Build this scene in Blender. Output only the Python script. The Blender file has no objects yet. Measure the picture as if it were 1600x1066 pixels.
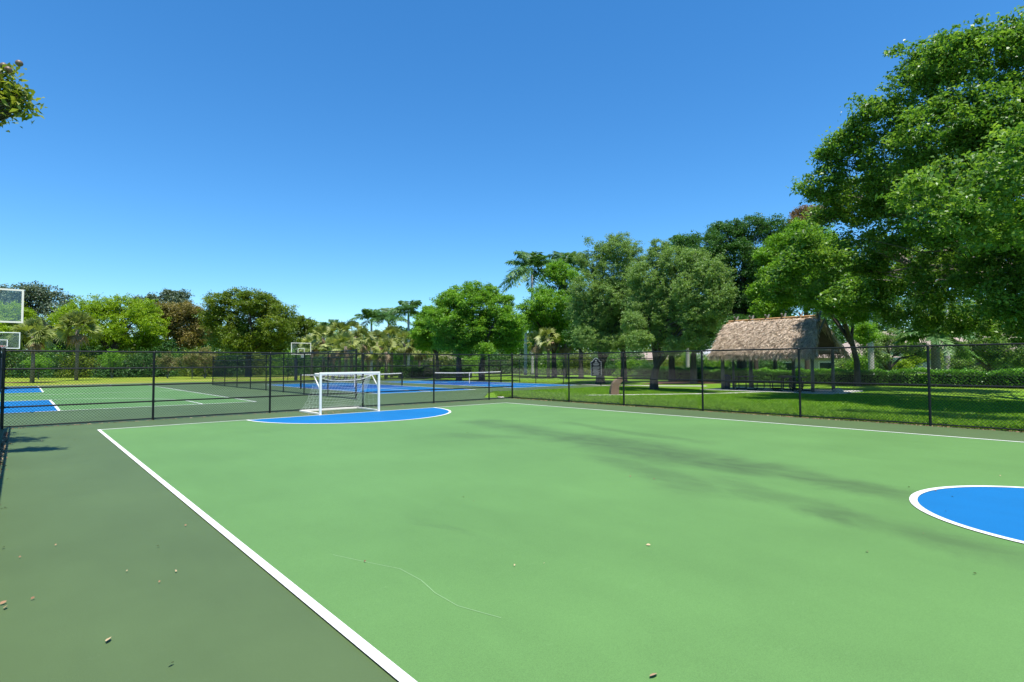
import bpy, math, random
import numpy as np
from mathutils import Vector
random.seed(7)
rng = np.random.default_rng(11)
PI = math.pi
scene = bpy.context.scene

# ------------------------------------------------------------------ camera
F_PX = 871.0                       # focal length in pixels of a 1600 px wide frame
H = 1.58
CR = np.array([0.7503542577863503, -0.6610173627451463, -0.004953177903804784])
CU = np.array([-0.022795175730406573, -0.03336310223185001, 0.9991833081936902])
CF = np.array([0.6606427686619412, 0.7496285410514454, 0.04010215275725546])
cam_d = bpy.data.cameras.new('camera')
cam = bpy.data.objects.new('camera', cam_d)
scene.collection.objects.link(cam)
from mathutils import Matrix
cam.matrix_world = Matrix(((CR[0], CU[0], -CF[0], 0), (CR[1], CU[1], -CF[1], 0), (CR[2], CU[2], -CF[2], H), (0, 0, 0, 1)))
cam_d.sensor_width = 36.0
cam_d.lens = F_PX / 1600 * 36
cam_d.clip_end = 3000
scene.camera = cam

# ------------------------------------------------------------------ sky, sun, exposure
SUN_DIR = np.array([-0.09, -0.27, 1.0]); SUN_DIR /= np.linalg.norm(SUN_DIR)
elev = math.asin(SUN_DIR[2])
world = bpy.data.worlds.new('World'); scene.world = world
world.use_nodes = True
wn = world.node_tree.nodes; wl = world.node_tree.links
sky = wn.new('ShaderNodeTexSky'); sky.sky_type = 'NISHITA'; sky.sun_disc = False
sky.sun_elevation = elev
sky.sun_rotation = math.atan2(SUN_DIR[0], SUN_DIR[1])
sky.altitude = 0; sky.air_density = 1.0; sky.dust_density = 0.0; sky.ozone_density = 5.0
hs = wn.new('ShaderNodeHueSaturation'); hs.inputs['Saturation'].default_value = 1.16; hs.inputs['Value'].default_value = 1.25
tn_ = wn.new('ShaderNodeMix'); tn_.data_type = 'RGBA'; tn_.blend_type = 'MULTIPLY'; tn_.inputs[0].default_value = 1.0
tn_.inputs[7].default_value = (0.80, 0.965, 1.05, 1)
wl.new(sky.outputs[0], tn_.inputs[6]); wl.new(tn_.outputs[2], hs.inputs['Color']); wl.new(hs.outputs[0], wn['Background'].inputs[0])
wn['Background'].inputs[1].default_value = 0.082
sun_d = bpy.data.lights.new('sun', 'SUN'); sun_d.energy = 4.2; sun_d.angle = math.radians(0.5)
sun_d.color = (1.0, 0.96, 0.9)
sun = bpy.data.objects.new('sun', sun_d); scene.collection.objects.link(sun)
sun.rotation_euler = Vector((-SUN_DIR[0], -SUN_DIR[1], -SUN_DIR[2])).to_track_quat('-Z', 'Y').to_euler()
sun.location = (0, 0, 60)
vs = scene.view_settings
vs.view_transform = 'Standard'; vs.look = 'None'; vs.gamma = 1; vs.use_curve_mapping = False
vs.exposure = 0.9
scene.render.engine = 'CYCLES'
scene.cycles.max_bounces = 6
scene.cycles.transparent_max_bounces = 8
scene.cycles.diffuse_bounces = 3
scene.cycles.glossy_bounces = 2
scene.cycles.transmission_bounces = 3

# ------------------------------------------------------------------ helpers
def depth_point(px, py, d):
    """point at camera-axis depth d (metres) seen in photo direction px, py"""
    return np.array([0, 0, H]) + d * (CF + (px - 800) / F_PX * CR - (py - 533) / F_PX * CU)
def base_point(px, d):
    """ground point at depth d under photo column px"""
    a = (px - 800) / F_PX
    b = (-H / d - CF[2] - a * CR[2]) / CU[2]
    P = np.array([0, 0, H]) + d * (CF + a * CR + b * CU)
    return np.array([P[0], P[1], 0.0])

def ground_px(u, v):
    D = CF + (u - 800) / F_PX * CR - (v - 533) / F_PX * CU
    return np.array([0, 0, H]) + D * (-H / D[2])
def tag(o, label=None, cat=None, group=None, kind=None):
    if label: o['label'] = label
    if cat: o['category'] = cat
    if group: o['group'] = group
    if kind: o['kind'] = kind
    return o
def thing(name, label, cat, loc=(0, 0, 0), group=None, rz=0):
    o = bpy.data.objects.new(name, None)
    scene.collection.objects.link(o)
    o.location = tuple(float(v) for v in loc); o.rotation_euler = (0, 0, rz)
    o.empty_display_size = 0.2
    return tag(o, label, cat, group)
def copy_tree(o, parent=None):
    c = o.copy(); scene.collection.objects.link(c)
    if parent is not None: c.parent = parent
    for ch in o.children: copy_tree(ch, c)
    return c

class MB:
    def __init__(s): s.v = []; s.f = []
    def box(s, c, size, rz=0, tilt=None):
        cx, cy, cz = c; hx, hy, hz = [k / 2 for k in size]
        n = len(s.v); ca, sa = math.cos(rz), math.sin(rz)
        for z in (-hz, hz):
            for x, y in ((-hx, -hy), (hx, -hy), (hx, hy), (-hx, hy)):
                s.v.append((cx + x * ca - y * sa, cy + x * sa + y * ca, cz + z))
        for q in ((0, 3, 2, 1), (4, 5, 6, 7), (0, 1, 5, 4), (1, 2, 6, 5), (2, 3, 7, 6), (3, 0, 4, 7)):
            s.f.append(tuple(n + k for k in q))
    def tube(s, pts, rad, n=8, caps=True, phase=0.0):
        pts = [Vector(p) for p in pts]
        if not hasattr(rad, '__len__'): rad = [rad] * len(pts)
        base = len(s.v); prev = None
        for i, p in enumerate(pts):
            d = (pts[min(i + 1, len(pts) - 1)] - pts[max(i - 1, 0)])
            d = d.normalized() if d.length > 1e-9 else Vector((0, 0, 1))
            if prev is None:
                a = Vector((0, 0, 1)) if abs(d.z) < 0.9 else Vector((1, 0, 0))
                u = d.cross(a).normalized()
            else:
                u = (prev - d * prev.dot(d)).normalized()
            prev = u; w = d.cross(u)
            for k in range(n):
                t = 2 * PI * k / n + phase
                q = p + (u * math.cos(t) + w * math.sin(t)) * rad[i]
                s.v.append(tuple(q))
        for i in range(len(pts) - 1):
            for k in range(n):
                a = base + i * n + k; b = base + i * n + (k + 1) % n
                s.f.append((a, b, b + n, a + n))
        if caps:
            s.f.append(tuple(base + k for k in reversed(range(n))))
            e = base + (len(pts) - 1) * n
            s.f.append(tuple(e + k for k in range(n)))
    def quad(s, a, b, c, d):
        n = len(s.v); s.v += [tuple(a), tuple(b), tuple(c), tuple(d)]; s.f.append((n, n + 1, n + 2, n + 3))
    def poly(s, pts):
        n = len(s.v); s.v += [tuple(p) for p in pts]; s.f.append(tuple(range(n, n + len(pts))))
    def prism(s, outline, z0, z1):
        """outline: list of (x,y) counter-clockwise; extruded in z"""
        n = len(s.v); m = len(outline)
        s.v += [(x, y, z0) for x, y in outline] + [(x, y, z1) for x, y in outline]
        s.f.append(tuple(n + k for k in reversed(range(m)))); s.f.append(tuple(n + m + k for k in range(m)))
        for k in range(m):
            j = (k + 1) % m; s.f.append((n + k, n + j, n + m + j, n + m + k))
    def build(s, name, mat, parent=None, smooth=False, bevel=0, local=False):
        me = bpy.data.meshes.new(name)
        if parent is not None and not local:
            L = parent.location
            R = Matrix.Rotation(-parent.rotation_euler.z, 3, 'Z')
            vv = [tuple(R @ (Vector(p) - L)) for p in s.v]
        else: vv = s.v
        me.from_pydata(vv, [], s.f); me.update()
        if smooth: me.polygons.foreach_set('use_smooth', [True] * len(me.polygons))
        me.materials.append(mat)
        o = bpy.data.objects.new(name, me); scene.collection.objects.link(o)
        if parent is not None: o.parent = parent
        if bevel:
            m = o.modifiers.new('bevel', 'BEVEL'); m.width = bevel; m.segments = 2; m.limit_method = 'ANGLE'
        return o

def leaf_mesh(name, V, tint, mat, parent=None, nv=4):
    """V: (n,nv,3) polygons; tint: (n,) per-leaf colour variation"""
    n = len(V)
    me = bpy.data.meshes.new(name)
    off = np.zeros(3)
    if parent is not None: off = np.array(parent.location)
    me.vertices.add(n * nv); me.vertices.foreach_set('co', (V - off).astype(np.float32).ravel())
    me.loops.add(n * nv); me.loops.foreach_set('vertex_index', np.arange(n * nv, dtype=np.int32))
    me.polygons.add(n); me.polygons.foreach_set('loop_start', np.arange(0, n * nv, nv, dtype=np.int32))
    me.update(calc_edges=True)
    a = me.attributes.new('tint', 'FLOAT', 'FACE'); a.data.foreach_set('value', tint.astype(np.float32))
    me.materials.append(M[mat] if isinstance(mat, str) else mat)
    o = bpy.data.objects.new(name, me); scene.collection.objects.link(o)
    if parent is not None: o.parent = parent
    return o

# ------------------------------------------------------------------ materials
def mat(name, col, rough=0.6, metal=0, spec=0.5):
    m = bpy.data.materials.new(name); m.use_nodes = True
    b = m.node_tree.nodes['Principled BSDF']
    b.inputs['Base Color'].default_value = (*col, 1); b.inputs['Roughness'].default_value = rough
    b.inputs['Metallic'].default_value = metal; b.inputs['Specular IOR Level'].default_value = spec
    return m
def N(m, t, **kw):
    n = m.node_tree.nodes.new(t)
    for k, v in kw.items(): setattr(n, k, v)
    return n
def L(m, a, b): m.node_tree.links.new(a, b)
def noise(m, scale, detail=4, rough=0.55, vec=None, dist=0):
    n = N(m, 'ShaderNodeTexNoise'); n.inputs['Scale'].default_value = scale
    n.inputs['Detail'].default_value = detail; n.inputs['Roughness'].default_value = rough
    n.inputs['Distortion'].default_value = dist
    if vec is not None: L(m, vec, n.inputs['Vector'])
    return n.outputs['Fac']
def ramp(m, fac, stops):
    r = N(m, 'ShaderNodeValToRGB'); e = r.color_ramp.elements
    while len(e) < len(stops): e.new(0.5)
    for k, (p, c) in zip(e, stops):
        k.position = p; k.color = (*c, 1) if hasattr(c, '__len__') else (c, c, c, 1)
    L(m, fac, r.inputs[0]); return r.outputs[0]
def mix(m, fac, a, b, mode='MIX'):
    x = N(m, 'ShaderNodeMix', data_type='RGBA', blend_type=mode)
    for s, v in ((x.inputs[0], fac), (x.inputs[6], a), (x.inputs[7], b)):
        if hasattr(v, 'is_linked') or hasattr(v, 'links'): L(m, v, s)
        elif hasattr(v, '__len__'): s.default_value = (*v, 1)
        else: s.default_value = v
    return x.outputs[2]
def mathn(m, op, a, b=None, c=None):
    x = N(m, 'ShaderNodeMath', operation=op)
    for i, v in enumerate((a, b, c)):
        if v is None: continue
        if hasattr(v, 'links'): L(m, v, x.inputs[i])
        else: x.inputs[i].default_value = v
    return x.outputs[0]
def pos(m): return N(m, 'ShaderNodeNewGeometry').outputs['Position']
def bsdf(m): return m.node_tree.nodes['Principled BSDF']
def bump(m, h, strength, dist=0.01):
    b = N(m, 'ShaderNodeBump'); b.inputs['Strength'].default_value = strength; b.inputs['Distance'].default_value = dist
    L(m, h, b.inputs['Height']); L(m, b.outputs[0], bsdf(m).inputs['Normal'])
def scaled(m, v, s, rz=0, loc=(0, 0, 0)):
    x = N(m, 'ShaderNodeMapping'); L(m, v, x.inputs['Vector'])
    x.inputs['Scale'].default_value = s; x.inputs['Rotation'].default_value = (0, 0, rz)
    x.inputs['Location'].default_value = loc
    return x.outputs[0]

def court_mat(name, col, stains=False, var=0.10, rough=0.62):
    m = mat(name, col, rough, spec=0.25)
    p = pos(m)
    big = ramp(m, noise(m, 0.35, 5, 0.6, p), [(0.3, 1 - var * 1.3), (0.7, 1 + var * .5)])
    mid = ramp(m, noise(m, 2.2, 6, 0.65, scaled(m, p, (1, .35, 1), 0.35), 0.6), [(0.3, 1 - var * .55), (0.65, 1.0)])
    fine = ramp(m, noise(m, 160, 3, 0.7, p), [(0.35, 0.82), (0.65, 1.10)])
    c = mix(m, 1.0, col, big, 'MULTIPLY'); c = mix(m, 1.0, c, mid, 'MULTIPLY'); c = mix(m, 1.0, c, fine, 'MULTIPLY')
    # small pale scuffs
    sc = ramp(m, noise(m, 3.0, 8, 0.75, scaled(m, p, (1, 9, 1), 0.9), 1.5), [(0.62, 0.0), (0.72, 0.40)])
    c = mix(m, sc, c, [min(1, k * 1.2 + 0.05) for k in col])
    specks = ramp(m, noise(m, 55, 2, 0.5, p), [(0.74, 0.0), (0.78, 0.45)])
    c = mix(m, specks, c, [k * 1.25 + 0.04 for k in col])
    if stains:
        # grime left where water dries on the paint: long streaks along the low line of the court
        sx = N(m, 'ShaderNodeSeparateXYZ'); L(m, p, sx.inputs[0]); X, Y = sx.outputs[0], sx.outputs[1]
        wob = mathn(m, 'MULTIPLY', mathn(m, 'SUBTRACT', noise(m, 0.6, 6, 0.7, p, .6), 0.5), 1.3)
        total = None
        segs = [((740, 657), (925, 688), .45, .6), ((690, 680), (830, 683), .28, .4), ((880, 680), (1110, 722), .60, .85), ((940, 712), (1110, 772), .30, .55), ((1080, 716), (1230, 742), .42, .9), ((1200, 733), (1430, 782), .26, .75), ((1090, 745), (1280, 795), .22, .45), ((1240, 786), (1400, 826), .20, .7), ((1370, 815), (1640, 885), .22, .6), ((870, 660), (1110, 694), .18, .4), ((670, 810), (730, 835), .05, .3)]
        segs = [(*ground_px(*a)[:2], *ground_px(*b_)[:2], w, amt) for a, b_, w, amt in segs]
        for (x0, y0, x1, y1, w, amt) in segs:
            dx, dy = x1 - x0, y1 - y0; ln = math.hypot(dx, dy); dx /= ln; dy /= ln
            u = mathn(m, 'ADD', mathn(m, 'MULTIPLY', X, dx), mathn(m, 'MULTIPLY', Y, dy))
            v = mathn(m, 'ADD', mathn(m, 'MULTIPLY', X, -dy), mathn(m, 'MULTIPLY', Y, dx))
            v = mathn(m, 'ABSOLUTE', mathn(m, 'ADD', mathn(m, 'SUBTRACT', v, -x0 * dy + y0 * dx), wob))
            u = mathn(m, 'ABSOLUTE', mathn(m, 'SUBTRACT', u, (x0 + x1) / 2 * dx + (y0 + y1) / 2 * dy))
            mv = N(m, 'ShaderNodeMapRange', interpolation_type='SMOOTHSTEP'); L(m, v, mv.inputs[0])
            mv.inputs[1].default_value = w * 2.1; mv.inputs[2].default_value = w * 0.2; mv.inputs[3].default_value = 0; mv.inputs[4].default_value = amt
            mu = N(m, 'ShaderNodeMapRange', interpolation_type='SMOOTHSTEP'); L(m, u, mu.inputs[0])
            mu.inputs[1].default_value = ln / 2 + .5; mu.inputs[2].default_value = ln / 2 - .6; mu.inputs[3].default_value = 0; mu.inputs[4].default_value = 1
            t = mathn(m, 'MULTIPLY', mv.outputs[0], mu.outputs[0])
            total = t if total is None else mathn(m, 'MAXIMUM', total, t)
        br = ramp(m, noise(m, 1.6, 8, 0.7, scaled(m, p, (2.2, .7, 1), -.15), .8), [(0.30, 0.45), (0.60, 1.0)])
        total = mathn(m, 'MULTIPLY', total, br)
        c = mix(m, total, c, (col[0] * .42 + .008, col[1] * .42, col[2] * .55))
    L(m, c, bsdf(m).inputs['Base Color'])
    bump(m, noise(m, 220, 3, 0.7, p), 0.5, 0.003)
    return m

def leaf_mat(name, dark, base, light, trans=0.3, rough=0.5, spec=0.35):
    if name.startswith('leaf') and name not in ('leaf_litter', 'leaf_grass', 'leaf_dry_frond'):
        k = (1.28, 1.22, 1.1); dark, base, light = [tuple(a * b for a, b in zip(q, k)) for q in (dark, base, light)]
    m = bpy.data.materials.new(name); m.use_nodes = True
    a = N(m, 'ShaderNodeAttribute', attribute_name='tint')
    c = ramp(m, a.outputs['Fac'], [(0.0, dark), (0.5, base), (1.0, light)])
    b = bsdf(m); b.inputs['Roughness'].default_value = rough; b.inputs['Specular IOR Level'].default_value = spec
    L(m, c, b.inputs['Base Color'])
    t = N(m, 'ShaderNodeBsdfTranslucent')
    tc = mix(m, 1.0, c, (1.25, 1.3, 0.55), 'MULTIPLY'); L(m, tc, t.inputs[0])
    mx = N(m, 'ShaderNodeMixShader'); mx.inputs[0].default_value = trans
    L(m, b.outputs[0], mx.inputs[1]); L(m, t.outputs[0], mx.inputs[2])
    L(m, mx.outputs[0], m.node_tree.nodes['Material Output'].inputs[0])
    return m

M = {}
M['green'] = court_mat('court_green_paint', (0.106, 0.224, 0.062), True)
M['apron'] = court_mat('court_sage_paint', (0.079, 0.126, 0.045), False, 0.12)
M['blue'] = court_mat('court_blue_paint', (0.003, 0.140, 0.36), False, 0.10)
M['blue2'] = court_mat('court_deep_blue_paint', (0.009, 0.075, 0.27), False, 0.10)
M['line'] = court_mat('line_paint', (0.74, 0.75, 0.71), False, 0.15)
M['vinyl'] = mat('black_vinyl', (0.007, 0.009, 0.010), 0.5, spec=.3)
M['wire'] = mat('black_wire', (0.010, 0.014, 0.014), 0.5, spec=.3)
M['white'] = mat('white_powder_coat', (0.95, 0.87, 0.75), 0.35)
M['netw'] = mat('white_cord', (0.72, 0.72, 0.70), 0.8)
M['netb'] = mat('black_cord', (0.02, 0.025, 0.03), 0.9)
M['rim'] = mat('orange_red_rim', (0.55, 0.07, 0.03), 0.4)
M['pad'] = mat('dark_blue_pad', (0.012, 0.018, 0.035), 0.5)
M['steel'] = mat('galvanised_steel', (0.35, 0.37, 0.38), 0.4, 0.6)
M['signblack'] = mat('sign_black', (0.008, 0.010, 0.012), 0.6, spec=.2)
M['signtext'] = mat('sign_silver', (0.24, 0.25, 0.25), 0.5)
M['signwhite'] = mat('sign_white', (0.60, 0.62, 0.62), 0.5)
M['tabletop'] = mat('dark_coated_mesh', (0.022, 0.026, 0.03), 0.5)
M['bin'] = mat('dark_blue_bin', (0.015, 0.03, 0.05), 0.5)
g = bpy.data.materials.new('clear_acrylic'); g.use_nodes = True
t_ = N(g, 'ShaderNodeBsdfTransparent'); t_.inputs[0].default_value = (.93, .96, .97, 1)
gl_ = N(g, 'ShaderNodeBsdfGlossy'); gl_.inputs['Roughness'].default_value = 0.05
mx_ = N(g, 'ShaderNodeMixShader'); mx_.inputs[0].default_value = 0.06
L(g, t_.outputs[0], mx_.inputs[1]); L(g, gl_.outputs[0], mx_.inputs[2]); L(g, mx_.outputs[0], g.node_tree.nodes['Material Output'].inputs[0])
M['glass'] = g
def rough_mat(name, a, b, scale, bs=0.5, bd=0.02, rough=0.85, vec=(1, 1, 1), spec=.2):
    m = mat(name, a, rough, spec=spec); p = scaled(m, pos(m), vec)
    f = noise(m, scale, 7, 0.65, p)
    L(m, ramp(m, f, [(0.3, a), (0.7, b)]), bsdf(m).inputs['Base Color']); bump(m, f, bs, bd); return m
M['bark'] = rough_mat('grey_brown_bark', (0.032, 0.026, 0.020), (0.10, 0.083, 0.066), 9, 0.8, 0.03, vec=(1, 1, .35))
M['barkpale'] = rough_mat('pale_bark', (0.10, 0.088, 0.07), (0.25, 0.22, 0.185), 7, 0.6, 0.02, vec=(1, 1, .4))
M['palmbark'] = rough_mat('palm_bark', (0.10, 0.08, 0.06), (0.28, 0.24, 0.19), 12, 0.9, 0.03, vec=(.6, .6, 1.6))
M['royal'] = rough_mat('smooth_pale_palm_bark', (0.32, 0.30, 0.27), (0.50, 0.48, 0.44), 5, 0.2, 0.01)
M['post'] = rough_mat('weathered_timber', (0.085, 0.08, 0.07), (0.20, 0.19, 0.165), 14, 0.5, 0.01, vec=(1, 1, .15))
M['polewood'] = rough_mat('stripped_orange_wood', (0.38, 0.20, 0.085), (0.58, 0.36, 0.17), 18, 0.3, 0.008, 0.6)
M['concrete'] = rough_mat('pale_concrete', (0.40, 0.375, 0.33), (0.55, 0.53, 0.48), 3, 0.2, 0.005)
M['arch'] = rough_mat('brown_aggregate', (0.15, 0.095, 0.055), (0.27, 0.19, 0.12), 40, 0.5, 0.006)
M['thatchbase'] = rough_mat('thatch_underlayer', (0.06, 0.045, 0.035), (0.16, 0.13, 0.10), 20, 0.8, 0.03)
M['hedgecore'] = mat('dark_inner_twigs', (0.014, 0.024, 0.010), .95, spec=.05)
M['stone'] = rough_mat('pale_rock', (0.34, 0.30, 0.24), (0.52, 0.47, 0.38), 6, 0.8, 0.03)
M['mulch'] = rough_mat('red_mulch', (0.075, 0.035, 0.02), (0.17, 0.08, 0.05), 8, 0.9, 0.03)
M['stucco'] = rough_mat('cream_stucco', (0.42, 0.38, 0.31), (0.52, 0.47, 0.40), 4, 0.1, 0.004)
M['roof'] = rough_mat('pale_roof_tile', (0.27, 0.205, 0.16), (0.42, 0.34, 0.28), 3.5, 0.7, 0.05, vec=(1, 1, 4))
M['roofgrey'] = rough_mat('grey_roof_tile', (0.36, 0.36, 0.37), (0.5, 0.5, 0.5), 3.5, 0.7, 0.05, vec=(1, 1, 4))
M['window'] = mat('dark_window_glass', (0.02, 0.03, 0.04), 0.08, spec=0.8)
M['fruit'] = mat('brown_fruit', (0.16, 0.10, 0.07), 0.5)

# foliage: dark, base, light
M['l_fig'] = leaf_mat('leaf_fig', (0.030, 0.075, 0.014), (0.085, 0.190, 0.030), (0.25, 0.38, 0.08), 0.42, 0.42, 0.4)
M['l_fig2'] = leaf_mat('leaf_fig_yellowish', (0.05, 0.08, 0.014), (0.13, 0.18, 0.025), (0.32, 0.34, 0.08), 0.38, 0.4, 0.5)
M['l_bright'] = leaf_mat('leaf_bright', (0.040, 0.12, 0.010), (0.11, 0.25, 0.020), (0.25, 0.42, 0.05), 0.38)
M['l_lime'] = leaf_mat('leaf_lime', (0.07, 0.14, 0.006), (0.17, 0.28, 0.010), (0.29, 0.40, 0.025), 0.36)
M['l_olive'] = leaf_mat('leaf_olive', (0.030, 0.065, 0.008), (0.095, 0.155, 0.015), (0.24, 0.30, 0.03), 0.33)
M['l_grey'] = leaf_mat('leaf_grey_green', (0.055, 0.105, 0.030), (0.135, 0.235, 0.070), (0.25, 0.36, 0.125), 0.34)
M['l_dark'] = leaf_mat('leaf_dark', (0.016, 0.05, 0.014), (0.040, 0.115, 0.026), (0.09, 0.20, 0.04), 0.28)
M['l_blue'] = leaf_mat('leaf_blue_green', (0.035, 0.065, 0.045), (0.08, 0.12, 0.08), (0.18, 0.22, 0.16), 0.2)
M['l_brown'] = leaf_mat('leaf_russet', (0.08, 0.055, 0.03), (0.17, 0.11, 0.06), (0.27, 0.19, 0.10), 0.25)
M['l_brolive'] = leaf_mat('leaf_brown_olive', (0.06, 0.06, 0.015), (0.16, 0.145, 0.04), (0.27, 0.22, 0.08), 0.28)
M['l_sabal'] = leaf_mat('leaf_fan_palm', (0.07, 0.10, 0.025), (0.17, 0.22, 0.065), (0.35, 0.38, 0.15), 0.28, 0.5, 0.35)
M['l_dry'] = leaf_mat('leaf_dry_frond', (0.12, 0.08, 0.04), (0.25, 0.18, 0.10), (0.38, 0.30, 0.18), 0.1)
M['l_royal'] = leaf_mat('leaf_feather_palm', (0.02, 0.065, 0.02), (0.05, 0.13, 0.04), (0.16, 0.29, 0.10), 0.28, 0.45, 0.4)
M['l_hedge'] = leaf_mat('leaf_hedge', (0.03, 0.10, 0.010), (0.08, 0.22, 0.02), (0.17, 0.37, 0.045), 0.35, 0.4, 0.4)
M['l_grass'] = leaf_mat('leaf_grass', (0.06, 0.17, 0.008), (0.16, 0.33, 0.014), (0.34, 0.50, 0.045), 0.42, 0.5)
M['l_litter'] = leaf_mat('leaf_litter', (0.10, 0.045, 0.025), (0.26, 0.14, 0.075), (0.48, 0.35, 0.20), 0.0, 0.8)
M['thatch'] = leaf_mat('thatch_frond', (0.20, 0.145, 0.10), (0.49, 0.385, 0.29), (0.74, 0.63, 0.51), 0.08, 0.75, 0.2)
M['flower'] = leaf_mat('leaf_flower', (0.05, 0.09, 0.02), (0.14, 0.16, 0.05), (0.32, 0.20, 0.12), 0.2)

# ------------------------------------------------------------------ ground sheets
def sheet(name, pts, z, mat_, parent=None, kind='structure'):
    b = MB(); b.poly([(x, y, z) for x, y in pts]); o = b.build(name, mat_, parent)
    if kind and parent is None: o['kind'] = kind
    return o
def rect(x0, y0, x1, y1): return [(x0, y0), (x1, y0), (x1, y1), (x0, y1)]

lawn_m = mat('lawn_grass', (0.09, 0.2, 0.02), 0.9, spec=0.1)
p = pos(lawn_m)
f1 = noise(lawn_m, 0.12, 5, 0.6, p); f2 = noise(lawn_m, 9, 6, 0.75, p); f3 = noise(lawn_m, 0.5, 4, 0.6, p)
c = ramp(lawn_m, f2, [(0.32, (0.07, 0.16, 0.010)), (0.52, (0.14, 0.27, 0.016)), (0.75, (0.25, 0.40, 0.035))])
c = mix(lawn_m, ramp(lawn_m, f1, [(0.48, 0.0), (0.62, 0.55)]), c, (0.17, 0.25, 0.022))
# the strip behind the far courts is drier and yellower
sx = N(lawn_m, 'ShaderNodeSeparateXYZ'); L(lawn_m, p, sx.inputs[0])
mr = N(lawn_m, 'ShaderNodeMapRange'); L(lawn_m, mathn(lawn_m, 'SUBTRACT', sx.outputs[1], mathn(lawn_m, 'MULTIPLY', sx.outputs[0], 0.6)), mr.inputs[0])
mr.inputs[1].default_value = 30; mr.inputs[2].default_value = 52
dry = mathn(lawn_m, 'MULTIPLY', mr.outputs[0], ramp(lawn_m, f3, [(0.35, 0.35), (0.65, 0.9)]))
c = mix(lawn_m, dry, c, (0.23, 0.26, 0.03))
mr2 = N(lawn_m, 'ShaderNodeMapRange'); L(lawn_m, mathn(lawn_m, 'ABSOLUTE', mathn(lawn_m, 'SUBTRACT', sx.outputs[1], mathn(lawn_m, 'ADD', 59.2, mathn(lawn_m, 'MULTIPLY', sx.outputs[0], 0.45)))), mr2.inputs[0])
mr2.inputs[1].default_value = 2.2; mr2.inputs[2].default_value = 0.2
c = mix(lawn_m, mathn(lawn_m, 'MULTIPLY', mr2.outputs[0], 0.6), c, (0.40, 0.29, 0.12))
L(lawn_m, c, bsdf(lawn_m).inputs['Base Color'])
bump(lawn_m, noise(lawn_m, 14, 8, 0.8, p), 1.0, 0.06)
sheet('lawn', rect(-700, -700, 900, 900), -0.030, lawn_m)

sheet('court_slab', [(-0.55, -14), (16.92, -14), (16.92, 19.6), (16.2, 20.4), (19.4, 24.0), (30.7, 24.0), (30.7, 49.0), (11.8, 58.5), (-22, 58.5), (-22, 19.0), (-0.55, 19.0)], 0.0, M['apron'])
sheet('lawn_margin', rect(-22, -14, -0.60, 18.9), -0.012, lawn_m)

LW = 0.060
# main court
X0, X1, YG = 1.50, 14.55, 16.92
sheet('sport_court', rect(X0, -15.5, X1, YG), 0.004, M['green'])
sc = bpy.data.objects['sport_court']
def line_rect(parent, x0, y0, x1, y1, z=0.012): sheet('court_line', rect(x0, y0, x1, y1), z, M['line'], parent)
line_rect(sc, X0 - LW, -15.5, X0 + 0.006, YG + LW)
line_rect(sc, X1 - 0.006, -15.5, X1 + LW, YG + LW)
line_rect(sc, X0 + 0.006, YG, X1 - 0.006, YG + LW)
line_rect(sc, X0 + 0.006, -15.5, X1 - 0.006, -15.5 + LW)
def arc_pts(cx, cy, r, a0, a1, n): return [(cx + r * math.cos(a0 + (a1 - a0) * k / n), cy + r * math.sin(a0 + (a1 - a0) * k / n)) for k in range(n + 1)]
def arc_line(parent, cx, cy, r, w, a0, a1, n=64, z=0.012):
    b = MB(); o_ = arc_pts(cx, cy, r + w / 2, a0, a1, n); i_ = arc_pts(cx, cy, r - w / 2, a0, a1, n)
    for k in range(n): b.quad((*i_[k], z), (*o_[k], z), (*o_[k + 1], z), (*i_[k + 1], z))
    b.build('court_line', M['line'], parent)
gx = 8.02
sheet('goal_area', arc_pts(gx, YG, 3.12, -PI, 0, 60), 0.008, M['blue'], sc)
arc_line(sc, gx, YG - .0, 3.15, .075, -PI, 0)
sheet('centre_circle', arc_pts(gx, 0.30, 1.50, 0, 2 * PI * 95 / 96, 95), 0.008, M['blue'], sc)
arc_line(sc, gx, 0.30, 1.54, .075, 0, 2 * PI, 96)
# long thin scuff across the paint
scuff = [ground_px(*q) for q in ((520, 868), (575, 880), (625, 890), (658, 908), (680, 928), (715, 948), (750, 958), (783, 967))]
b = MB()
for a_, b_ in zip(scuff[:-1], scuff[1:]):
    d_ = (b_ - a_)[:2]; n_ = np.array([-d_[1], d_[0]]) / np.linalg.norm(d_) * 0.002
    b.quad((a_[0] - n_[0], a_[1] - n_[1], .0065), (b_[0] - n_[0], b_[1] - n_[1], .0065), (b_[0] + n_[0], b_[1] + n_[1], .0065), (a_[0] + n_[0], a_[1] + n_[1], .0065))
b.build('scuff_mark', mat('scuff', (0.25, 0.41, 0.19), .8), sc)

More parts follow.
